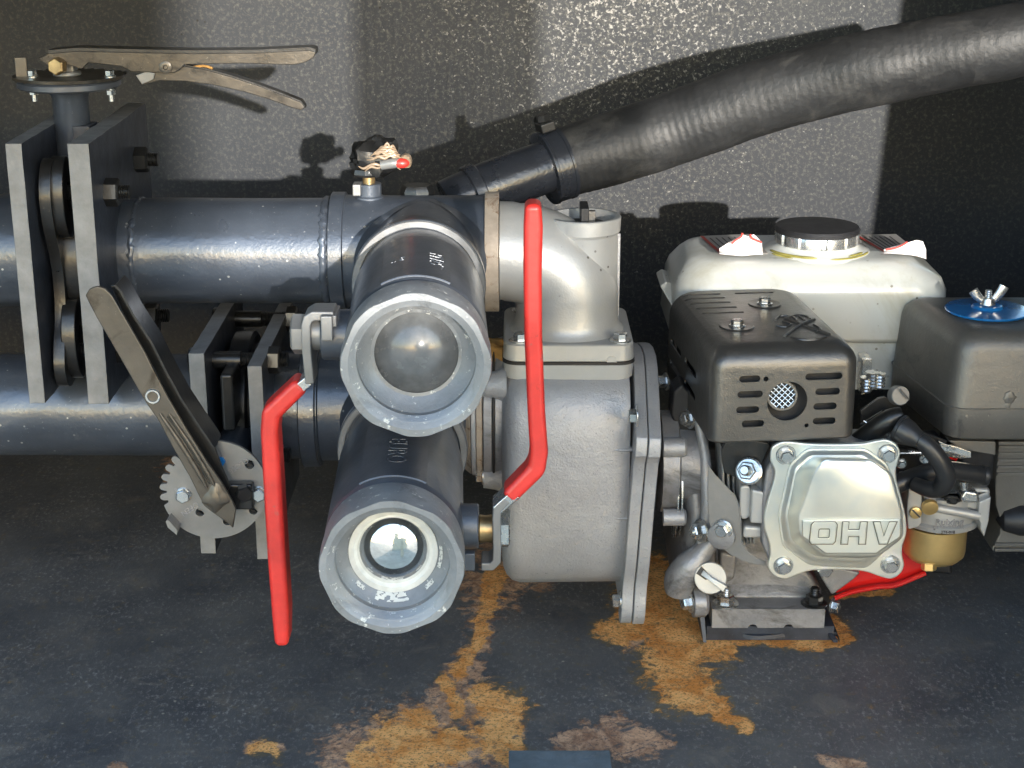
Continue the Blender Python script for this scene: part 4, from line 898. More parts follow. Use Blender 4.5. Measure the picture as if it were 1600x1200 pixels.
# --- fuel tank
tz = P(1270, 424, .075).z
def TX(px, py, Y): return P(px, py, Y).x
Yt0, Yt1 = .070, .215
xl, xrt = TX(1046, 478, Yt0), TX(1490, 455, Yt0)
mb = MB()
zf = P(0, 532, Yt0).z; zm = P(0, 462, Yt0).z; zs = P(0, 430, Yt0).z
xlt, xrtt = TX(1078, 400, Yt0), TX(1440, 400, Yt0)
zloft(mb, [
    (zf - .0035, xl + .006, xrt - .004, Yt0 + .004, Yt1 - .004, .022),
    (zf, xl + .004, xrt - .002, Yt0 + .001, Yt1 - .001, .024),
    (zf + .002, xl + .003, xrt, Yt0, Yt1, .024),
    (zm, xl + .006, xrt, Yt0 + .001, Yt1, .028),
    (zm + .010, xl + .009, xrt - .004, Yt0 + .002, Yt1 - .002, .032),
    (zs + .001, xlt + .000, xrt - .022, Yt0 + .010, Yt1 - .006, .034),
    (zs + .006, xlt + .006, xrtt + .004, Yt0 + .017, Yt1 - .010, .034),
    (zs + .0078, xlt + .014, xrtt - .004, Yt0 + .024, Yt1 - .016, .032),
    (zs + .0084, xlt + .022, xrtt - .012, Yt0 + .032, Yt1 - .024, .030)], 8)
tank = part(mb, 'fuel_tank', 'tank', en, ang=60)
ztt = zs + .0084
# seam flange that shows as a lip at the left end, lower half beneath
mb = MB(); zf0 = P(0, 545, Yt0).z
zloft(mb, [(zf - .052, xl + .020, xrt - .02, Yt0 + .014, Yt1 - .01, .02), (zf - .004, xl + .012, xrt - .012, Yt0 + .008, Yt1 - .006, .022)], 6); part(mb, 'tank_underside', 'tank', tank)
a = P(1031, 448, .11); b_ = P(1052, 475, .09)
mb = MB(); mb.prism([P(1031,447,.12), P(1040,440,.12), P(1062,447,.12), P(1068,480,.10), P(1058,487,.09), P(1051,480,.09)], (0, .05, .0)); part(mb, 'tank_lip', 'tank', tank, bevel=.0015)
# filler ring, cap with scalloped rim
cx, cy = TX(1275, 392, .138), .138
mb = MB(); mb.lathe((cx, cy, ztt - .002), (0,0,1), [(0, .052), (.003, .049), (.0045, .044), (.0065, .0405), (.0085, .038)], 64); part(mb, 'filler_collar', 'tank', tank)
for a0, a1, rr_s, w_s in ((195, 262, .0470, .0016), (275, 345, .0485, .0011), (205, 240, .0500, .0009), (300, 335, .0455, .0014)):
    mb = MB(); mb.tube([(cx + rr_s * math.cos(R(a)), cy + rr_s * math.sin(R(a)), ztt + (.0018 if rr_s < .0475 else .0009)) for a in range(a0, a1, 6)], [w_s * .3] + [w_s] * (len(range(a0, a1, 6)) - 2) + [w_s * .3], 8, smooth=2); part(mb, 'fuel_stain', 'fuelstain', tank)
cap = MB(); prof = [(0, .0385), (.0008, .0395), (.0095, .0395), (.0105, .0390)]
rings = []
for h, r in prof: rings.append([Vector((cx + math.cos(t) * (r - .0016 * (math.cos(t * 12) > .55)), cy + math.sin(t) * (r - .0016 * (math.cos(t * 12) > .55)), ztt + .0068 + h)) for t in [2*PI*k/144 for k in range(144)]])
cap.loft(rings); capo = part(cap, 'fuel_cap', 'zinc', tank, ang=30)
mb = MB(); mb.lathe((cx, cy, ztt + .0172), (0,0,1), [(0, .0393), (.0032, .0400), (.0055, .0385), (.0068, .030), (.0070, .001)], 72)
for v_ in mb.bm.verts: 
    d = math.hypot(v_.co.x - cx, v_.co.y - cy)
part(mb, 'cap_top', 'black', tank, ang=30)
# stickers with lines of print and peeling white corners
def quad(mb, a, b, c, d, up=.0): mb.add([a, b, c, d], [(0,1,2,3)])
def sticker(px0, px1, peelpx, mirror=False):
    z = ztt + .0004
    def G(px, py): return PF(px, py, z)
    o0 = G(px0, 373); o1 = G(px1, 373)
    return z, G
for sx_ in (0, 1):
    z = ztt + .0006
    G = lambda px, py, dz=0: PF(px, py, z + dz)
    if sx_ == 0: c4 = [(1094,369),(1170,366),(1200,396),(1125,396)]; red = [(1094,369),(1099,369),(1130,396),(1124,396)]
    else: c4 = [(1335,367),(1400,366),(1432,392),(1381,394)]; red = [(1335,367),(1340,367),(1386,394),(1381,394)]
    mb = MB(); mb.prism([G(*p) for p in c4], (0,0,.0003)); st = part(mb, 'warning_sticker', 'stickergrey', tank)
    mb = MB(); mb.prism([G(*p, .0004) for p in red], (0,0,.0002)); part(mb, 'red_border', 'redink', tank)
    for k in range(6):
        f0 = .14 + k * .125; A = [Vector(c4[0]).lerp(Vector(c4[1]), f0), Vector(c4[3]).lerp(Vector(c4[2]), f0)]
        s0, s1 = .12, random.uniform(.75, .95)
        p0 = A[0].lerp(A[1], s0); p1 = A[0].lerp(A[1], s1); wv_ = 2.0
        mb = MB(); mb.prism([G(p0.x, p0.y, .0004), G(p0.x + wv_, p0.y, .0004), G(p1.x + wv_, p1.y, .0004), G(p1.x, p1.y, .0004)], (0,0,.0002)); part(mb, 'print_line', 'ink', tank)
def curl(name, pts_f, m, reds, parent):
    mb = MB(); rows = []
    for row in pts_f: rows.append([Vector(p) for p in row])
    vs = [[mb.bm.verts.new(p) for p in r_] for r_ in rows]
    for i in range(len(vs)-1):
        for j in range(len(vs[0])-1): mb.bm.faces.new((vs[i][j], vs[i][j+1], vs[i+1][j+1], vs[i+1][j]))
    o = part(mb, name, m, parent, ang=60); s = o.modifiers.new('thick', 'SOLIDIFY'); s.thickness = .0003; return o
def peel(pxs, base_y, tops, Yb, bow, parent):
    rows = []
    n = len(pxs)
    for r_ in range(6):
        f = r_ / 5; row = []
        for i, px in enumerate(pxs):
            py = base_y[i] + (tops[i] - base_y[i]) * f
            row.append(P(px + (bow[i] * f), py, Yb + .010 * math.sin(f * 2.2) * (1 if i % 2 else .6)))
        rows.append(row)
    return curl('peeled_corner', rows, 'sticker', None, parent)
pk = peel([1124,1136,1147,1158,1170,1182,1192], [397,398,399,400,399,398,398], [388,379,372,366,369,366,378], .098, [0,2,4,2,-2,-4,-2], tank)
pk2 = peel([1381,1392,1404,1418,1432,1442,1447], [396,396,397,398,400,403,405], [389,386,383,379,375,377,390], .098, [0,0,0,0,0,0,0], tank)
def redmark(pl, Y):
    mb = MB(); mb.tube([P(x, y, Y) for x, y in pl], .0010, 8, smooth=3); part(mb, 'red_mark', 'redink', tank)
redmark([(1143,381),(1150,375),(1158,370),(1160,364)], .100); redmark([(1172,366),(1175,372),(1184,376),(1190,379)], .100); redmark([(1384,390),(1397,388),(1408,384),(1418,378)], .096)
# --- muffler guard
m0, m1 = -.118, .064
gx0, gx1 = TX(1109, 610, m0), TX(1346, 610, m0); gzb = P(0, 692, m0).z; gzt = P(0, 545, m0).z
gy = .012
mb = MB()
rr_ = .017
def gsec(z, ins, r): return (z, gx0 + ins, gx1 - ins, m0 + ins, m1, r)
secs = [gsec(gzb, .001, .010), gsec(gzb + .0015, 0, .011)]
secs.append(gsec(gzt - .018, 0, .012))
for k in range(1, 7):
    a = R(90 * k / 6); secs.append((gzt - .018 + .018 * math.sin(a), gx0 + .018 * (1 - math.cos(a)), gx1 - .018 * (1 - math.cos(a)), m0 + .018 * (1 - math.cos(a)), m1 + .000, .012))
zloft(mb, secs, 6)
gd_ = part(mb, 'muffler_guard', 'shade', en, ang=40)
yaw = .0
c2 = MB(); t_ = .0014
c2.loft([[(x, y, z) for x, y in rrect(gx0 + i + t_, gx1 - i - t_, m0 + i + t_, m1 + .01, max(.006, .011), 5)] for z, i in ((gzb - .01, 0), (gzt - .019, 0), (gzt - .010, .0022), (gzt - .0055, .0055), (gzt - .0035, .009), (gzt - t_, .016))])
cut(gd_, c2)
c2 = MB()
def fslot(x0, x1, py, h=.0058):
    a = P(x0, py, m0); b = P(x1, py, m0); c = (a + b) / 2; c.y = m0 - .01
    c2.prism(slot_pts(c, (1,0,0), (0,0,1), (b - a).length, h), (0, .03, 0))
for x0, x1, py in ((1153,1187,593),(1150,1191,617),(1148,1185,641),(1157,1193,663),(1259,1319,593),(1275,1315,617),(1272,1310,640),(1271,1308,663)): fslot(x0, x1, py)
cq = P(1230, 630, m0); c2.cyl((cq.x, m0 - .01, cq.z), (cq.x, m0 + .02, cq.z), .0168, seg=48)
for px, py, r_ in ((1196,594,.0021),(1261,669,.0018)): q = P(px, py, m0); c2.cyl((q.x, m0-.01, q.z), (q.x, m0+.02, q.z), r_, seg=20)
cut(gd_, c2)
c2 = MB()
# top slots: a ladder of five at the left back, one at the right back
for k, (x0, x1, py) in enumerate(((1092,1158,460),(1098,1163,466),(1104,1169,473),(1110,1176,481),(1116,1184,489),(1180,1243,460))):
    a = PF(x0, py, gzt); b = PF(x1, py, gzt); c = (a + b) / 2; c.z = gzt + .01; c2.prism(slot_pts(c, (1,0,0), (0,1,0), (b - a).length, .0052), (0, 0, -.025))
cut(gd_, c2)
c2 = MB()
# slanted slots in the left side
for (y, z) in ((.018, .278), (-.008, .268), (-.038, .262), (.010, .255), (-.030, .240)):
    pass
for y, z in ((.022, gzt - .040), (-.038, gzt - .040), (.022, gzt - .060), (-.038, gzt - .060)):
    c2.prism([p for p in slot_pts((gx0 - .01, y, z), (0, 1, .02), (0, 0, 1), .044, .0062)], (.03, 0, 0))
cut(gd_, c2)
# screws in shallow dimples
for px, py in ((1163, 511), (1221, 478)):
    q = PF(px, py, gzt); mb = MB(); mb.lathe((q.x, q.y, gzt + .0001), (0,0,1), [(0, .0150), (.0009, .0140), (.0005, .0100), (.0002, .001)], 40, False, True); part(mb, 'dimple', 'shade', gd_)
    bolt(gd_, (q.x, q.y, gzt + .0004), (0,0,1), .0052, .0048, 'zinc', washer=.0070)
# embossed hand-with-cross warning mark on the top
def topline(pl, w_=.0011, nm='warning_emboss'):
    mb = MB(); mb.tube([PF(x, y, gzt + .0001) for x, y in pl], w_, 8, smooth=3); part(mb, nm, 'shade', gd_)
topline([(1228,503),(1238,497),(1252,498),(1243,502),(1262,497),(1278,498),(1284,503)]); topline([(1226,512),(1240,514),(1250,510),(1238,506)]); topline([(1232,529),(1262,513),(1290,504)], .0015)
topline([(1244,500),(1272,514),(1305,528)], .0015); topline([(1242,530),(1258,535),(1282,535),(1298,531)]); topline([(1258,499),(1262,505)]); topline([(1268,499),(1274,505)]); topline([(1286,512),(1294,519),(1284,524)])
# muffler drum, exhaust tip and spark screen inside
mb = MB(); yloft(mb, [(m0 + .012, gx0 + .008, gx1 - .008, gzb + .006, gzt - .008, .02), (m1 - .01, gx0 + .008, gx1 - .008, gzb + .006, gzt - .008, .02)]); part(mb, 'muffler_drum', 'dark', gd_)
q = P(1226, 624, m0); axm = Vector((-.18, -1, .10)).normalized(); mb = MB(); mb.lathe((q.x + .001, m0 + .016, q.z - .001), axm, [(0, .0128), (.012, .0128), (.0128, .0122), (.0128, .0108), (.006, .0106)], 40, True, False); part(mb, 'exhaust_tip', 'plasgrey', gd_)
mb = MB(); o_ = Vector((q.x + .001, m0 + .016, q.z - .001)) + axm * .011; uu = axm.cross(Vector((0,0,1))).normalized(); vv_ = uu.cross(axm)
u45 = (uu * .75 + vv_ * .66).normalized(); v45 = axm.cross(u45).normalized()
for s in range(-3, 4):
    h_ = math.sqrt(max(0, .0108**2 - (s * .0034)**2))
    for d_, e_ in ((u45, v45), (v45, u45)):
        if h_ > .001: mb.cyl(o_ + e_ * s * .0034 - d_ * h_, o_ + e_ * s * .0034 + d_ * h_, .00042, seg=6)
part(mb, 'spark_screen', 'zinc', gd_)
mb = MB(); mb.lathe(o_ - axm * .004, axm, [(0, .0106), (.0004, .001)], 30, False, True); part(mb, 'tip_inside', 'black', gd_)
# the whole guard sits turned a few degrees
def turn(o, pivot, ang):
    w0 = WORLD[o.name]; d = Matrix.Rotation(ang, 4, 'Z') @ (w0 - pivot); o.rotation_euler.z = ang; o.location = o.location + (pivot + d - w0)
turn(gd_, Vector((gx0 + .02, m0 + .01, gzt)), R(6.5))
# --- air cleaner
ac = MB(); y0_, y1_ = -.062, .080
ax0, ax1 = TX(1490, 600, y0_), .62; zt_ = P(0, 524, y0_).z; zb_ = P(0, 688, y0_).z; zse = P(0, 640, y0_).z
bx0 = TX(1388, 560, y1_) 
def acsec(z, ins, r, ext=0):
    # left face angled: near corner further right than the far corner
    n = 6; pts = []
    A0 = (ax0 + ins - ext, y0_ + ins - ext); B0 = (bx0 + ins - ext, y1_ - ins + ext)
    poly = [(ax1, y0_ + ins - ext), A0, B0, (ax1, y1_ - ins + ext)]
    for k, (p, c_) in enumerate(zip(poly, range(4))):
        pr = Vector(poly[k-1]); nx_ = Vector(poly[(k+1) % 4]); pp_ = Vector(p); r_ = r if c_ in (1, 2) else .001
        d1 = (pr - pp_).normalized(); d2 = (nx_ - pp_).normalized(); a_ = pp_ + d1 * r_; b2 = pp_ + d2 * r_
        for j in range(n + 1):
            t = j / n; pts.append(((1-t)**2 * a_ + 2*t*(1-t) * pp_ + t*t * b2))
    return [(p.x, p.y, z) for p in pts]
ac.loft([acsec(zb_, .002, .016), acsec(zb_ + .002, .0, .016), acsec(zse - .0006, .0, .017), acsec(zse - .0003, -.0012, .017), acsec(zse + .0006, -.0012, .017), acsec(zse + .001, .0002, .017), acsec(zt_ - .016, .0035, .017),
         acsec(zt_ - .009, .0055, .017), acsec(zt_ - .004, .010, .016), acsec(zt_ - .001, .016, .014), acsec(zt_, .0225, .012)])
aco = part(ac, 'air_cleaner', 'plasgrey', en, ang=50)
q = PF(1542, 487, zt_)
mb = MB(); rw = .0365
mb.lathe((q.x, q.y, zt_ + .0006), (0,0,1), [(0, rw - .001), (.0012, rw), (.0022, rw - .0006), (.0030, rw - .008), (.0036, .014), (.0058, .0125), (.0062, .010), (.0062, .0085)], 64); bd_ = part(mb, 'blue_washer_disc', 'blue', aco, ang=30)
mb = MB(); mb.lathe((q.x, q.y, zt_ + .0062), (0,0,1), [(0, .0062), (.001, .0068), (.006, .0055), (.0065, .0042)], 20); 
zz0 = zt_ + .0125
mb.lathe((q.x, q.y, zz0), (0,0,1), [(.0009 * k, .0031 if k % 2 else .0027) for k in range(9)], 14); part(mb, 'wing_nut', 'zinc', aco)
for s in (-1, 1):
    mb = MB(); a = Vector((q.x + s * .0045, q.y, zt_ + .010)); b = Vector((q.x + s * .0135, q.y + .001, zt_ + .021 + .002 * s))
    mb.tube([a, a.lerp(b, .5) + Vector((s * .001, 0, 0)), b], [.0030, .0042, .0044], 14, smooth=4)
    for v_ in mb.bm.verts: v_.co.y = q.y + (v_.co.y - q.y) * .55
    part(mb, 'wing', 'zinc', aco)
# filth blobs on the front
for px, py, rr2 in ((1577, 622, .0045), (1512, 652, .003), (1574, 634, .0028)):
    q = P(px, py, y0_ + .001); b2 = crumple(None, q, rr2, (1.2, .3, 1.2), 160, .4, 18); part(b2, 'grime_lump', 'plasgrey', aco)
# --- intake duct below the air cleaner, ribbed top, plain lower face with a bottom lip
yd = -.030
dx0 = TX(1556, 740, yd)
mb = MB(); pl_ = [(1560,690),(1700,690),(1700,862),(1551,862),(1551,856),(1562,835),(1564,815),(1556,790),(1555,760),(1558,720)]
mb.prism([P(x, y, yd) for x, y in pl_], (0, .09, 0)); du = part(mb, 'intake_duct', 'plasgrey', en, bevel=.0015)
for k in range(5):
    mb = MB(); a = P(1560 - k * .6, 697 + k * 10.5, yd); b = P(1700, 697 + k * 10.5, yd); mb.box(a.x, b.x, yd - .0022, yd + .001, a.z - .0020, a.z + .0010); part(mb, 'duct_rib', 'plasgrey', du, bevel=.0006)
for py in (849, 857):
    mb = MB(); a = P(1553, py, yd); b = P(1700, py, yd); mb.box(a.x, b.x, yd - .0035, yd + .001, a.z - .0018, a.z + .0012); part(mb, 'duct_lip', 'plasgrey', du, bevel=.0006)
q0 = P(1562, 815, yd - .003); mb = MB(); mb.lathe(P(1556, 812, yd + .004), (1, -.10, .05), [(0, .0005), (.006, .010), (.020, .0145), (.060, .0150)], 36); part(mb, 'duct_barrel', 'black', du)
mb = MB(); mb.box(TX(1502,720,-.02), TX(1562,720,-.02), -.02, .06, P(0,752,-.02).z, P(0,690,-.02).z); part(mb, 'cleaner_bracket', 'black', en, bevel=.003)
mb = MB(); mb.prism([P(x, y, -.045) for x, y in ((1480,688),(1556,690),(1556,712),(1500,702))], (0, .02, 0)); part(mb, 'cleaner_skirt', 'plasgrey', en, bevel=.001)
# --- valve cover
yv = -.112
ol = [(1205,702),(1215,693),(1230,690),(1262,693),(1300,694),(1345,693),(1368,689),(1385,687),(1400,694),(1407,708),(1403,724),(1400,742),(1408,775),(1415,805),(1417,832),(1411,852),(1410,868),(1413,884),(1406,898),(1392,905),(1374,901),(1348,893),(1310,891),(1268,892),(1245,899),(1228,905),(1210,900),(1200,886),(1203,868),(1202,850),(1195,828),(1194,808),(1199,784),(1209,750),(1210,735),(1204,720)]
sm = smoothpoly([P(x, y, yv) for x, y in ol], 4)
mb = MB(); mb.prism(sm, (0, .0045, 0)); vc = part(mb, 'valve_cover', 'valvecov', en, bevel=.0014, bseg=3, ang=30)
vc['label'] = 'pale iridescent metal cover with raised OHV letters'
def vpoly(pl, Y, k=None): return [P(x, y, Y) for x, y in pl]
# dome: three-step loft of eight-sided outlines
b0_ = [(1262,704),(1352,704),(1385,728),(1400,800),(1402,840),(1352,884),(1268,880),(1226,852),(1219,806),(1236,728)]
b1_ = [(1264,708),(1350,708),(1380,730),(1395,800),(1397,838),(1350,879),(1270,875),(1231,849),(1224,806),(1240,730)]
tA  = [(1288,718),(1362,720),(1392,742),(1408,800),(1409,838),(1370,868),(1288,868),(1250,838),(1248,806),(1272,738)]
def inset(pl, f): 
    cx_ = sum(p[0] for p in pl) / len(pl); cy_ = sum(p[1] for p in pl) / len(pl); return [(cx_ + (x - cx_) * f, cy_ + (y - cy_) * f) for x, y in pl]
def rp(pl, Y, r=2):
    # light corner rounding, constant count
    out = []; n = len(pl)
    for i, p in enumerate(pl):
        a = Vector(pl[i-1]); b = Vector(pl[(i+1) % n]); p = Vector(p); ra_ = min(9, (a-p).length * .4); rb_ = min(9, (b-p).length * .4); A = p + (a-p).normalized() * ra_; B = p + (b-p).normalized() * rb_
        for j in range(5):
            t = j / 4; q_ = (1-t)**2 * A + 2*t*(1-t) * p + t*t * B; out.append(P(q_.x, q_.y, Y))
    return out
yt_ = yv - .034
mb = MB(); mb.loft([rp(inset(b0_, 1.045), yv - .0003), rp(inset(b0_, 1.03), yv - .0016), rp(b0_, yv - .0018), rp(b1_, yv - .005), rp(inset(b1_, .965), yv - .0065), rp(inset(b1_, .93), yv - .0068), rp(inset(tA, 1.035), yt_ + .004), rp(inset(tA, 1.01), yt_ + .001), rp(inset(tA, .975), yt_)]); 
part(mb, 'cover_dome', 'valvecov', vc, ang=40)
# lower step with the raised letters, tilted face
p4 = [(1252,812),(1409,810),(1409,838),(1370,866),(1289,866),(1252,838)]
mb = MB(); mb.loft([[P(x, y, yt_ + .0002) for x, y in p4], [P(x + (1330 - x) * .03, y + (838 - y) * .06, yt_ - .0022) for x, y in p4]]); part(mb, 'letter_panel', 'valvecov', vc, bevel=.0008, ang=30)
sv = S(yt_, 836)
def rawletter(polys, nm='letter'):
    for pl in polys:
        pass
def lpr(outer, inner=None):
    mb = MB(); o2 = [P(x, y, yt_ - .0021) for x, y in outer]; o3 = [P(x + (sum(p[0] for p in outer)/len(outer) - x) * .03, y, yt_ - .0056) for x, y in outer]
    if inner:
        i2 = [P(x, y, yt_ - .0021) for x, y in inner]; i3 = [P(x, y, yt_ - .0056) for x, y in inner]; mb.loft([i2, o2, o3, i3, i2], False, False)
    else: mb.loft([o2, o3])
    part(mb, 'raised_letter', 'valvecov', vc, bevel=.0006, bseg=2, ang=30)
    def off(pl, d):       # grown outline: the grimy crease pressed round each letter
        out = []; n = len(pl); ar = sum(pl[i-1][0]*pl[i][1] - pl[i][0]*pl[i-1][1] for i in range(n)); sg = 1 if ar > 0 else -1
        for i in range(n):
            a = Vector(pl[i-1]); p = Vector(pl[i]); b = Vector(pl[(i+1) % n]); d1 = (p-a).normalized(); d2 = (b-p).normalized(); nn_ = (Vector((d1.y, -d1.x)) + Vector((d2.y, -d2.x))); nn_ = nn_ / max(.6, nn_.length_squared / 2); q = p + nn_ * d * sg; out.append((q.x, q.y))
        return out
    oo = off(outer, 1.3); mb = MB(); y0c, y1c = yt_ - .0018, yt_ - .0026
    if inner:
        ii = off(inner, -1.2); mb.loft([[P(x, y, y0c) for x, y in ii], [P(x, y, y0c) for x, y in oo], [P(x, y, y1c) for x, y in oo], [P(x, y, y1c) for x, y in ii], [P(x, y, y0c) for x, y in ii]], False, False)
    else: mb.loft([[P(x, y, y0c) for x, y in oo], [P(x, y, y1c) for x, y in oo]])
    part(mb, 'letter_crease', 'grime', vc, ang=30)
lpr([(1272,816),(1305,816),(1308,820),(1305,846),(1301,850),(1268,850),(1265,846),(1268,820)], [(1281,826),(1296,826),(1297,828),(1296,839),(1294,841),(1279,841),(1278,839),(1279,828)])
lpr([(1317,816),(1326,816),(1325,828),(1343,828),(1345,816),(1355,816),(1352,850),(1342,850),(1343,838),(1325,838),(1324,850),(1314,850)])
lpr([(1365,816),(1375,816),(1381,838),(1390,816),(1401,816),(1386,850),(1374,850)])
for px, py in ((1228,711),(1387,709),(1224,884),(1391,882)):
    q = P(px, py, yv); mb = MB(); mb.lathe(q, (0,-1,0), [(0, .0085), (.0010, .0078), (.0010, .0068), (.0002, .0062)], 32, False, True); part(mb, 'bolt_seat', 'zinc', vc)
    bolt(vc, q + Vector((0, -.0004, 0)), (0,-1,0), .0056, .0065, 'zinc', spin=random.random(), washer=0)
# --- cylinder head, fins, cowls
yh_ = yv + .0046
mb = MB(); mb.prism([P(x, y, yh_ + .0005) for x, y in ((1196,735),(1215,700),(1400,700),(1408,880),(1205,885),(1190,850),(1190,790))], (0, .05, 0)); part(mb, 'cylinder_head', 'aludk', en, bevel=.003)
for k in range(8):
    x_ = 1134 + k * 6; mb = MB(); pl_ = [(x_, 735 + (7-k)*-2), (x_ + 3, 733 + (7-k)*-2), (x_ + 4, 850), (x_ + 1, 850)]
    mb = MB(); mb.prism([P(px, py, -.085 + (7 - k) * .006) for px, py in pl_], (0, .07, 0)); part(mb, 'cooling_fin', 'alusm', en, bevel=.0006)
mb = MB(); mb.prism([P(x, y, -.098) for x, y in ((1156,762),(1163,758),(1172,760),(1175,770),(1174,805),(1168,812),(1158,812),(1155,804))], (0, .03, 0)); part(mb, 'head_boss', 'alusm', en, bevel=.003)
mb = MB(); mb.prism([P(x, y, -.099) for x, y in ((1162,822),(1197,824),(1197,842),(1160,842))], (0, .03, 0)); part(mb, 'head_ledge', 'alusm', en, bevel=.003)
mb = MB(); mb.prism([P(x, y, -.105) for x, y in ((1175,765),(1205,772),(1200,820),(1172,818))], (0, .04, 0)); part(mb, 'head_flat', 'alusm', en, bevel=.002)
mb = MB(); mb.lathe(P(1180, 752, -.085), (1, 0, -.25), [(0,.006),(.004,.0135),(.022,.0140),(.030,.0130)], 30); part(mb, 'exhaust_boss', 'alu', en)
# muffler flange plate with the big nut
mb = MB(); mb.prism(smoothpoly([P(x, y, -.100) for x, y in ((1133,692),(1200,692),(1196,712),(1186,735),(1176,748),(1160,751),(1140,742),(1131,735))], 3), (0, .006, 0)); part(mb, 'exhaust_flange', 'blacksteel', en, bevel=.001)
bolt(en, P(1170, 736, -.106), (-.34, -.84, .36), .0082, .008, 'zinc', washer=.0115, stub=.009, name='exhaust_nut', wh=.002)
# lower cowl: thin curved sheet sweeping round the cylinder
cw = [(1106,726),(1118,742),(1135,760),(1147,772),(1154,790),(1157,815),(1157,845),(1168,862),(1182,872),(1197,878),(1197,884),(1178,882),(1160,876),(1140,866),(1124,852),(1114,838),(1108,815),(1106,780)]
mb = MB(); mb.prism([P(x, y, -.100) for x, y in cw], (0, .0016, 0)); part(mb, 'cylinder_cowl', 'gear', en, bevel=.0005, label='thin grey curved sheet cowl')
mb = MB(); ed = [(1147,772),(1154,790),(1157,815),(1157,845),(1168,862),(1182,872),(1197,878)]
mb.loft([[P(x, y, -.1005), P(x + 1.5, y, -.1005), P(x + 1.5, y, -.07), P(x, y, -.07)] for x, y in ed]); part(mb, 'cowl_lip', 'gear', en)
mb = MB(); mb.lathe(P(1128, 836, -.099), (-.35,-1,0), [(0, .012), (.004, .0115), (.006, .006)], 24); part(mb, 'cowl_dimple', 'aludk', en)
# --- crankcase: left cover swelling, body, base
xs_ = lambda px, Y, py=800: TX(px, py, Y)
def ypoly(name, pl, Y, d, m, bev=.004, **kw):
    mb = MB(); mb.prism([P(x, y, Y) for x, y in pl], (0, d, 0)); return part(mb, name, m, en, bevel=bev, bseg=3, ang=40, **kw)
ypoly('crankcase', [(1100,760),(1210,760),(1240,880),(1268,895),(1285,925),(1285,950),(1100,950),(1080,930),(1072,880)], -.006, .10, 'aludk', .006)
ypoly('crankcase_rib', [(1109,845),(1117,845),(1117,905),(1109,905)], -.014, .01, 'aludk', .001)
ypoly('crankcase_boss', [(1125,862),(1152,868),(1148,905),(1136,912),(1124,906)], -.018, .02, 'aludk', .003)
# side cover: tall swelling casting
mb = MB(); rings = []
side = [(630,1058,1092,.010),(680,1066,1108,.020),(700,1060,1110,.026),(740,1058,1108,.034),(780,1060,1112,.040),(820,1062,1112,.040),(860,1060,1110,.036),(900,1052,1108,.040),(930,1056,1106,.036),(952,1062,1104,.020)]
for py, x0, x1, dep in side:
    a = P(x0, py, -.03); b = P(x1, py, -.03); cx_ = (a.x + b.x) / 2; hw = (b.x - a.x) / 2; row = []
    for k in range(28):
        t = 2*PI*k/28; e = 2.8; c_, s3 = math.cos(t), math.sin(t); rr = 1 / ((abs(c_)**e + abs(s3)**e) ** (1/e)); row.append((cx_ + c_ * rr * hw, .035 - .0 + s3 * rr * (dep + .05), a.z))
    rings.append(row)
mb.loft(list(reversed(rings))); part(mb, 'side_cover', 'aludk', en, ang=60)
mb = MB(); ed = [(1086,640,-.030),(1094,672,-.036),(1102,715,-.044),(1104,760,-.050),(1106,800,-.054),(1098,850,-.050),(1080,868,-.052),(1062,886,-.05)]
mb.tube([P(x, y, Y - .010) for x, y, Y in ed], [.003,.004,.0045,.005,.006,.006,.006,.004], 14); part(mb, 'cover_ridge', 'alu', en)
mb = MB(); ed = [(1112,845,-.062),(1095,866,-.062),(1078,884,-.062),(1064,905,-.058),(1060,925,-.056)]
mb.tube([P(x, y, Y) for x, y, Y in ed], [.007,.010,.014,.015,.012], 20); part(mb, 'filler_swell', 'aludk', en)
# pump-side hub and mounts
mb = MB(); mb.lathe(P(1030, 720, -.02), (1, 0, 0), [(0, .045), (.014, .045), (.016, .038), (.04, .036)], 40); part(mb, 'drive_hub', 'aludk', en)
for py, r_ in ((699, .0085), (808, .0075)):
    mb = MB(); mb.lathe(P(1036, py, -.058), (1, 0, 0), [(0, r_), (.018, r_), (.020, r_ * .8)], 24); part(mb, 'mount_boss', 'alu', en)
for px in (1051, 1057):
    mb = MB(); mb.lathe(P(px, 757, -.015), (1, 0, 0), [(0, .047), (.0012, .047)], 40); part(mb, 'hub_shim', 'zinc', en)
# black plastic shroud piece beside the guard, small bolts
ypoly('shroud_corner', [(1052,612),(1066,600),(1086,622),(1098,668),(1094,676),(1066,684),(1060,674),(1048,650)], -.035, .03, 'black', .004)
bolt(en, P(1077, 654, -.038), (-.9,-.45,0), .0062, .006, 'zinc', washer=.009)
bolt(en, P(1041, 596, .0), (-1,-.3,0), .0055, .008, 'zinc', washer=.008)
bolt(en, P(1096, 829, -.068), (-.9,-.5,.05), .0068, .0085, 'zinc', washer=.0105, stub=.002)
bolt(en, P(1130, 827, -.103), (-.5,-1,0), .0060, .0052, 'zinc', washer=.0085)
bolt(en, P(1078, 941, -.062), (-.95,-.35,0), .0062, .0065, 'zinc', washer=.0095)
mb = MB(); mb.lathe(P(1082, 941, -.060), (1,.1,0), [(0,.0135),(.010,.0135),(.013,.011)], 26); part(mb, 'mount_lug', 'aludk', en)
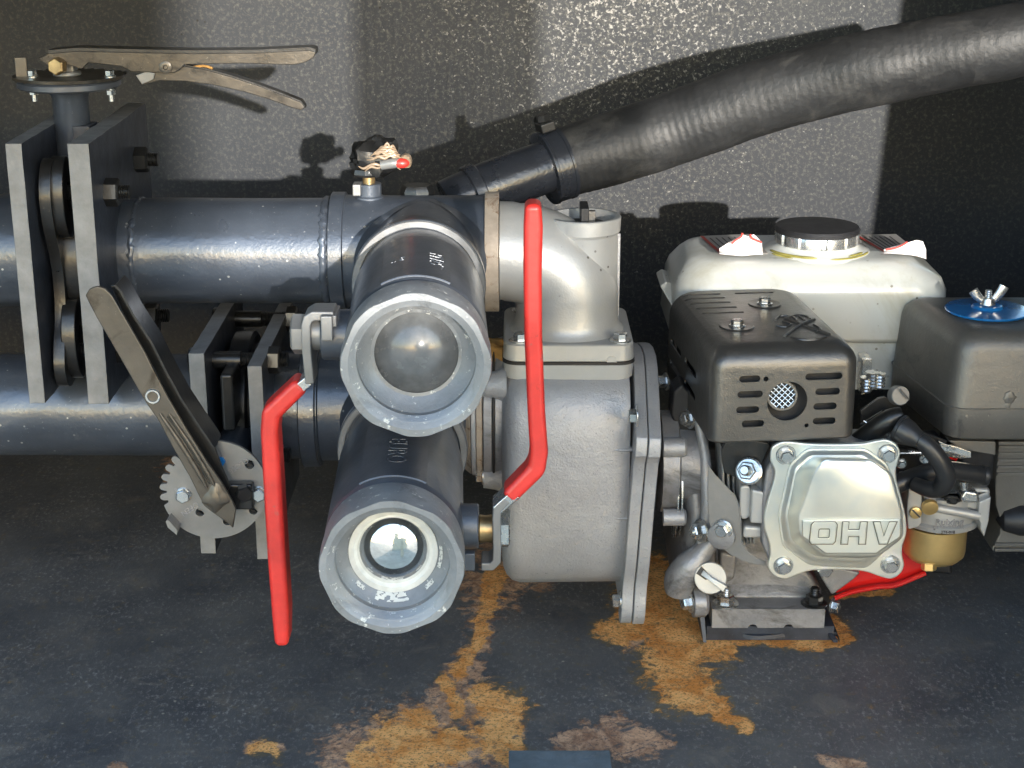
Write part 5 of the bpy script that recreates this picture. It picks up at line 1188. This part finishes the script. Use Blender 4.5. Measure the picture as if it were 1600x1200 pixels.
# oil cap: flat disc with a dark half and a raised grip bar
oc = Vector(P(1110, 902, -.074)); axo = Vector((-.10,-.93,.22)).normalized()
mb = MB(); mb.lathe(oc, axo, [(-.012, .0115), (0, .0115), (.0005, .0138), (.0035, .0140), (.0042, .0134)], 48); op = part(mb, 'oil_cap', 'alusm', en, ang=25)
uu = axo.cross(Vector((0,0,1))).normalized(); vv_ = uu.cross(axo); 
dir_ = (-uu * .80 + vv_ * .50).normalized() if uu.x < 0 else (-uu * .8 + vv_ * .5).normalized()
if dir_.x > 0: dir_ = -dir_
if dir_.z < 0: dir_ = dir_ - 2 * vv_ * dir_.dot(vv_)
nn = axo.cross(dir_).normalized()
def onc(a, b, h): return oc + axo * h + dir_ * a + nn * b
mb = MB(); mb.prism([onc(.0125,-.0045,.0043), onc(.0125,.0035,.0043), onc(.003,.0036,.0043), onc(-.002,-.001,.0043)], axo * .0004); part(mb, 'dark_patch', 'black', op)
mb = MB(); mb.loft([[onc(.009,-.0028,.0043), onc(.009,.0020,.0043), onc(.009,.0020,.0062), onc(.009,-.0028,.0062)], [onc(0,-.0022,.0043), onc(0,.0016,.0043), onc(0,.0014,.0100), onc(0,-.0020,.0100)], [onc(-.0150,-.0034,.0043), onc(-.0150,.0034,.0043), onc(-.0150,.0030,.0100), onc(-.0150,-.0030,.0100)]]); part(mb, 'grip_bar', 'alusm', op, bevel=.0005)
# --- base foot with two notches, nuts, and the bent angle it stands on
yf_ = -.036
foot_z0 = PF(1200, 985).z
cx0, cx1 = P(1113, 960, yf_), P(1289, 960, yf_)
zt1 = P(0, 952, yf_).z; zb1 = P(0, 981, yf_).z
mb = MB(); mb.prism([(cx0.x, yf_, zb1), (cx1.x, yf_, zb1), (cx1.x, yf_, zt1), (cx0.x, yf_, zt1)], (0, .11, 0)); ft = part(mb, 'base_foot', 'aludk', en, bevel=.003, bseg=3)
c2 = MB()
for px in (1176, 1232): q = P(px, 982, yf_); c2.cyl((q.x, yf_ - .01, q.z - .0005), (q.x, yf_ + .012, q.z - .0005), .0046, seg=24)
cut(ft, c2)
mb = MB(); mb.prism([(cx0.x + .002, yf_ + .022, zt1 - .001), (cx1.x - .004, yf_ + .022, zt1 - .001), (cx1.x - .012, yf_ + .040, zt1 + .020), (cx0.x + .012, yf_ + .040, zt1 + .026)], (0, .05, 0)); part(mb, 'foot_slope', 'aludk', en, bevel=.004)
for px, py, m_ in ((1134, 940, 'zinc'), (1272, 942, 'blacksteel')):
    q = P(px, py, yf_ + .012); bolt(en, (q.x, q.y, zt1), (0,0,1), .0078, .0075, m_, washer=.0120, stub=.008, name='foot_nut', wh=.002)
bolt(en, P(1300, 946, -.02), (.85,-.5,0), .0058, .006, 'zinc', washer=.008); bolt(en, P(1288, 888, -.06), (0,-1,-.1), .0070, .006, 'zinc')
ba = thing('mounting_strip', PF(1200, 1000), 'bent dark steel strip lying under the engine foot on the rusty floor', 'bracket')
mb = MB(); pl_ = [(1098,1001),(1108,990),(1150,992),(1170,999),(1190,1000),(1240,994),(1290,993),(1308,994),(1312,1005)]
pp = [PF(x, y, .0035) for x, y in pl_]; mb.loft([[p, p + Vector((0,.045,0)), p + Vector((0,.045,.0035)), p + Vector((0,.0006,.0035))] for p in pp]); part(mb, 'strip', 'plate', ba)
mb = MB(); mb.box(cx0.x - .004, cx1.x + .010, yf_ + .004, yf_ + .1, .0005, zb1 - .0005); part(mb, 'packing_bar', 'plate', ba)
mb = MB(); q = PF(1302, 1004, .002); mb.prism([q, q + Vector((.004, 0, 0)), q + Vector((-.010, .03, .010)), q + Vector((-.014, .03, .010))], (0,0,.003)); part(mb, 'bent_end', 'plate', ba)
mb = MB(); mb.prism([PF(1099,1004,.002), PF(1104,1004,.002), P(1100,955,-.03), P(1093,958,-.03)], (0,.02,0)); part(mb, 'bent_tab', 'plate', ba)
# --- red fan housing behind
ypoly('fan_housing', [(1300,800),(1405,820),(1432,855),(1449,888),(1445,896),(1398,918),(1320,925),(1305,930),(1310,900)], -.020, .10, 'redpaint', .006, label='glossy red painted fan housing')
mb = MB(); mb.tube([P(1305,934,-.024), P(1330,925,-.026), P(1370,917,-.026), P(1400,914,-.026), P(1446,895,-.024)], .0025, 10); part(mb, 'housing_rim', 'redpaint', en)
ypoly('governor_plate', [(1280,880),(1345,895),(1335,905),(1312,922),(1300,930),(1284,905)], -.030, .01, 'aludk', .002)
ypoly('back_cover', [(1300,700),(1480,700),(1490,900),(1300,880)], .0, .05, 'black', .004)
# --- carburettor
cb_y = -.058
def CP(x, y, d=0): return P(x, y, cb_y + d)
cbx = (CP(1418,835).x + CP(1540,835).x) / 2
q = CP(1480, 800); sc_ = S(cb_y, 800)
mb = MB(); rc = 57 * sc_; zc0 = CP(0, 845).z
mb.lathe((CP(1481,835).x, cb_y + .030, CP(0,833).z), (0,0,1), [(0, rc * 1.02), (.0008, rc * 1.06), (.0050, rc * 1.08), (.0062, rc * 1.03), (.0066, rc * .98), (.030, rc * .96), (.031, rc * .90)], 56); cb = part(mb, 'carburetor_body', 'alusm', en, ang=30)
mb = MB(); xb0, xb1 = CP(1430,835).x, CP(1528,835).x; bcx = CP(1476,835).x; rb_ = (xb1 - xb0) / 2; zt2 = CP(0, 838).z
mb.lathe((bcx, cb_y + .030, zt2), (0,0,-1), [(0, rb_), (.024, rb_), (.028, rb_ * .97), (.0325, rb_ * .82), (.036, rb_ * .55), (.037, rb_ * .2)], 64); part(mb, 'float_bowl', 'gold', cb, ang=35)
bolt(cb, (CP(1461,835).x, cb_y + .012, CP(0, 885).z), (0,-.15,-1), .0068, .0075, 'gold', washer=.0088, name='bowl_bolt')
mb = MB(); a = CP(1443, 790, -.002); b = CP(1530, 806, -.002); mb.cyl(a + Vector((0,-.0,0)), b, .0038); part(mb, 'throttle_shaft', 'alusm', cb)
ypz = lambda nm, pl, dd, dp, m_, bv_=.0012: part(MB().prism([CP(x, y, dd) for x, y in pl], (0, dp, 0)), nm, m_, cb, bevel=bv_, ang=35)
ypz('left_flange', [(1420,762),(1441,760),(1440,818),(1434,824),(1419,828),(1417,800)], -.004, .040, 'alusm')
ypz('right_flange', [(1530,785),(1549,776),(1545,815),(1538,840),(1532,826),(1532,818),(1528,810)], -.004, .045, 'alusm')
ypz('upper_block', [(1442,770),(1456,764),(1486,782),(1516,762),(1548,764),(1548,780),(1530,800),(1443,784)], .004, .03, 'alusm', .003)
ypz('choke_block', [(1500,778),(1508,766),(1530,770),(1532,788),(1505,786)], -.006, .02, 'zinc', .003)
mb = MB(); q = CP(1452, 790, -.0035); mb.lathe(q, (0,-1,-.3), [(0,.0072),(.004,.0072),(.0045,.0062)], 26); part(mb, 'brass_plug', 'gold', cb)
q = CP(1430, 800, -.005); mb = MB(); mb.lathe(q, (0,-1,0), [(0,.0052),(.003,.0052),(.0034,.0044)], 22); sc1 = part(mb, 'idle_screw', 'gold', cb)
mb = MB(); mb.prism([q + Vector((-.004,-.0036,.0030)), q + Vector((-.003,-.0036,.0040)), q + Vector((.004,-.0036,-.0030)), q + Vector((.003,-.0036,-.0040))], (0,-.0002,0)); part(mb, 'screw_slot', 'ink', cb)
for body, px, py, sz_ in (('Ruixing', 1483, 815, .0085), ('CARBURETOR', 1481, 823, .0042), ('JAPAN', 1474, 829, .0052)):
    text(body, sz_, Vector((CP(px,py).x, cb_y + .030 - rc * .985 - .0004, CP(0, py).z)), (1,0,.02), (0,0,1), 'aludk', cb, depth=.0005)
text('2T6-018', .0036, Vector((CP(1478,843).x, cb_y + .030 - rc * 1.085, CP(0, 833).z + .0026)), (1,0,0), (0,0,1), 'ink', cb, depth=.0003)
mb = MB(); mb.cyl(CP(1507,770,.0), CP(1506,752,.0), .0034); mb.cyl(CP(1506,757,.0), CP(1506,752,.0), .0042); part(mb, 'vent_nipple', 'zinc', cb)
for k, pl in enumerate((((1443,762),(1452,757),(1462,770),(1452,778)), ((1478,778),(1490,776),(1502,784),(1490,788)))):
    ypz('linkage_plate', pl, -.008, .002, 'blacksteel' if k else 'zinc', .0004)
mb = MB(); mb.tube([CP(1476,780,-.006), CP(1484,776,-.008), CP(1496,779,-.008), CP(1492,786,-.006), CP(1480,784,-.006)], .0014, 10); part(mb, 'linkage_wire', 'blacksteel', cb)
# --- breather hose, spark plug boot and lead
mb = MB(); mb.tube([P(1380,768,-.080), P(1412,752,-.078), P(1445,740,-.070), P(1480,735,-.066), P(1510,738,-.062), P(1540,744,-.058)], [.0078,.0080,.0080,.0080,.0080,.0080], 28); part(mb, 'breather_hose', 'rubblk', en)
mb = MB(); mb.lathe(P(1536,743,-.059), (1,.05,-.05), [(0,.0084),(.002,.0088),(.004,.0084)], 28); part(mb, 'hose_end', 'rubblk', en)
lead = [P(1432,684,-.110), P(1450,698,-.114), P(1468,720,-.116), P(1478,744,-.114), P(1470,762,-.106), P(1450,764,-.098), P(1428,756,-.088)]
mb = MB(); mb.tube(lead, [.0062,.0074,.0080,.0082,.0078,.0070,.0060], 24); part(mb, 'spark_lead', 'rubblk', en)
mb = MB(); a = P(1403,668,-.100); b = P(1437,688,-.112); mb.lathe(a, b - a, [(0, .0112), (.0006, .0122), (.003, .0124), (.0034, .0116), (.010, .0108), (.016, .0088), (.020, .0072), (.0215, .0072)], 32); part(mb, 'spark_plug_boot', 'rubblk', en, ang=30)
mb = MB(); mb.tube([P(1340,690,-.075), P(1365,672,-.085), P(1392,655,-.090), P(1410,648,-.090)], [.008,.0085,.0090,.007], 16); part(mb, 'plug_shield', 'blacksteel', en)
# control lever group above
def ctl(nm, pl, Y, d, m_, bv_=.0008): return part(MB().prism([P(x, y, Y) for x, y in pl], (0, d, 0)), nm, m_, en, bevel=bv_, ang=35)
ctl('control_lever', [(1344,642),(1372,622),(1382,620),(1398,628),(1402,634),(1392,640),(1380,640),(1366,648),(1346,660)], -.070, .003, 'blacksteel')
ctl('lever_plate', [(1344,664),(1364,652),(1384,640),(1398,636),(1402,652),(1392,668),(1372,664),(1352,676)], -.062, .004, 'blacksteel')
ctl('control_base', [(1345,674),(1362,664),(1380,672),(1408,690),(1400,697),(1350,697)], -.055, .004, 'gear')
q = P(1413, 619, -.080); mb = MB(); mb.lathe(q + Vector((-.004, .012, -.003)), (.25,-1,.25), [(0, .0082), (.008, .0082), (.0088, .0076)], 32); kn = part(mb, 'control_knob', 'gear', en, ang=25)
mb = MB(); mb.prism([q + Vector((-.004,.0018,.0055)), q + Vector((-.0030,.0018,.0062)), q + Vector((.0050,.0018,-.0030)), q + Vector((.0040,.0018,-.0038))], (0,-.001,0)); part(mb, 'knob_slot', 'ink', kn)
for px, py, r_ in ((1362,604,.0065),(1373,606,.0055),(1352,612,.0055)):
    mb = MB(); mb.lathe(P(px, py, -.01), (0,0,1), [(.0015*k, r_ if k % 2 else r_*.85) for k in range(10)], 18); part(mb, 'spring_coil', 'zinc', en)
ctl('white_pillar', [(1347,560),(1362,560),(1362,612),(1345,618)], .02, .02, 'zinc')
ctl('throttle_arm', [(1466,688),(1478,694),(1496,698),(1518,706),(1518,716),(1498,717),(1482,714),(1470,700)], -.052, .003, 'zinc')
ctl('red_tab', [(1478,708),(1498,716),(1494,722),(1482,716)], -.046, .004, 'redpaint')
ctl('upper_rail', [(1300,684),(1470,684),(1470,696),(1300,697)], -.03, .02, 'dark')
for px, py in ((1408, 724), (1445, 716)): bolt(en, P(px, py, -.03), (0,-1,0), .0035, .004, 'zinc', washer=.005)

# thin governor springs, rods and cables that cross the gap between guard, carburettor and air cleaner
def wire(nm, pl, r_, m_='zinc', Y=-.060): part(MB().tube([P(x, y, Y + dy) for x, y, dy in pl], r_, 8, smooth=4), nm, m_, en)
wire('governor_rod', [(1346,655,0),(1380,676,-.006),(1430,694,-.008),(1500,712,0)], .0010)
wire('governor_rod', [(1352,700,0),(1400,708,.0),(1462,706,0)], .0009)
wire('stop_cable', [(1352,668,-.01),(1360,690,-.012),(1372,704,-.004),(1410,712,.01)], .0016, 'black')
wire('stop_cable', [(1380,640,-.02),(1398,662,-.015),(1430,672,-.006),(1478,690,0)], .0014, 'black')
sp_ = []
for k in range(60): sp_.append((1418 + k * .75, 706 + k * .10 + 3.4 * math.sin(k * 1.25), .004 * math.cos(k * 1.25)))
part(MB().tube([P(x, y, -.05 + dy) for x, y, dy in sp_], .00055, 6, smooth=2), 'governor_spring', 'zinc', en)
for k in range(6):      # edges of the cylinder fins under the guard
    part(MB().prism([P(x, y, -.080 + .004 * k) for x, y in ((1127 + k * 8, 700), (1130 + k * 8, 700), (1133 + k * 8, 772 + k * 6), (1129 + k * 8, 768 + k * 6))], (0, .05, 0)), 'cooling_fin', 'alusm', en, bevel=.0005)
wire('casting_line', [(1117,850,-.0),(1118,880,0),(1117,905,0)], .0008, 'ink', -.020)
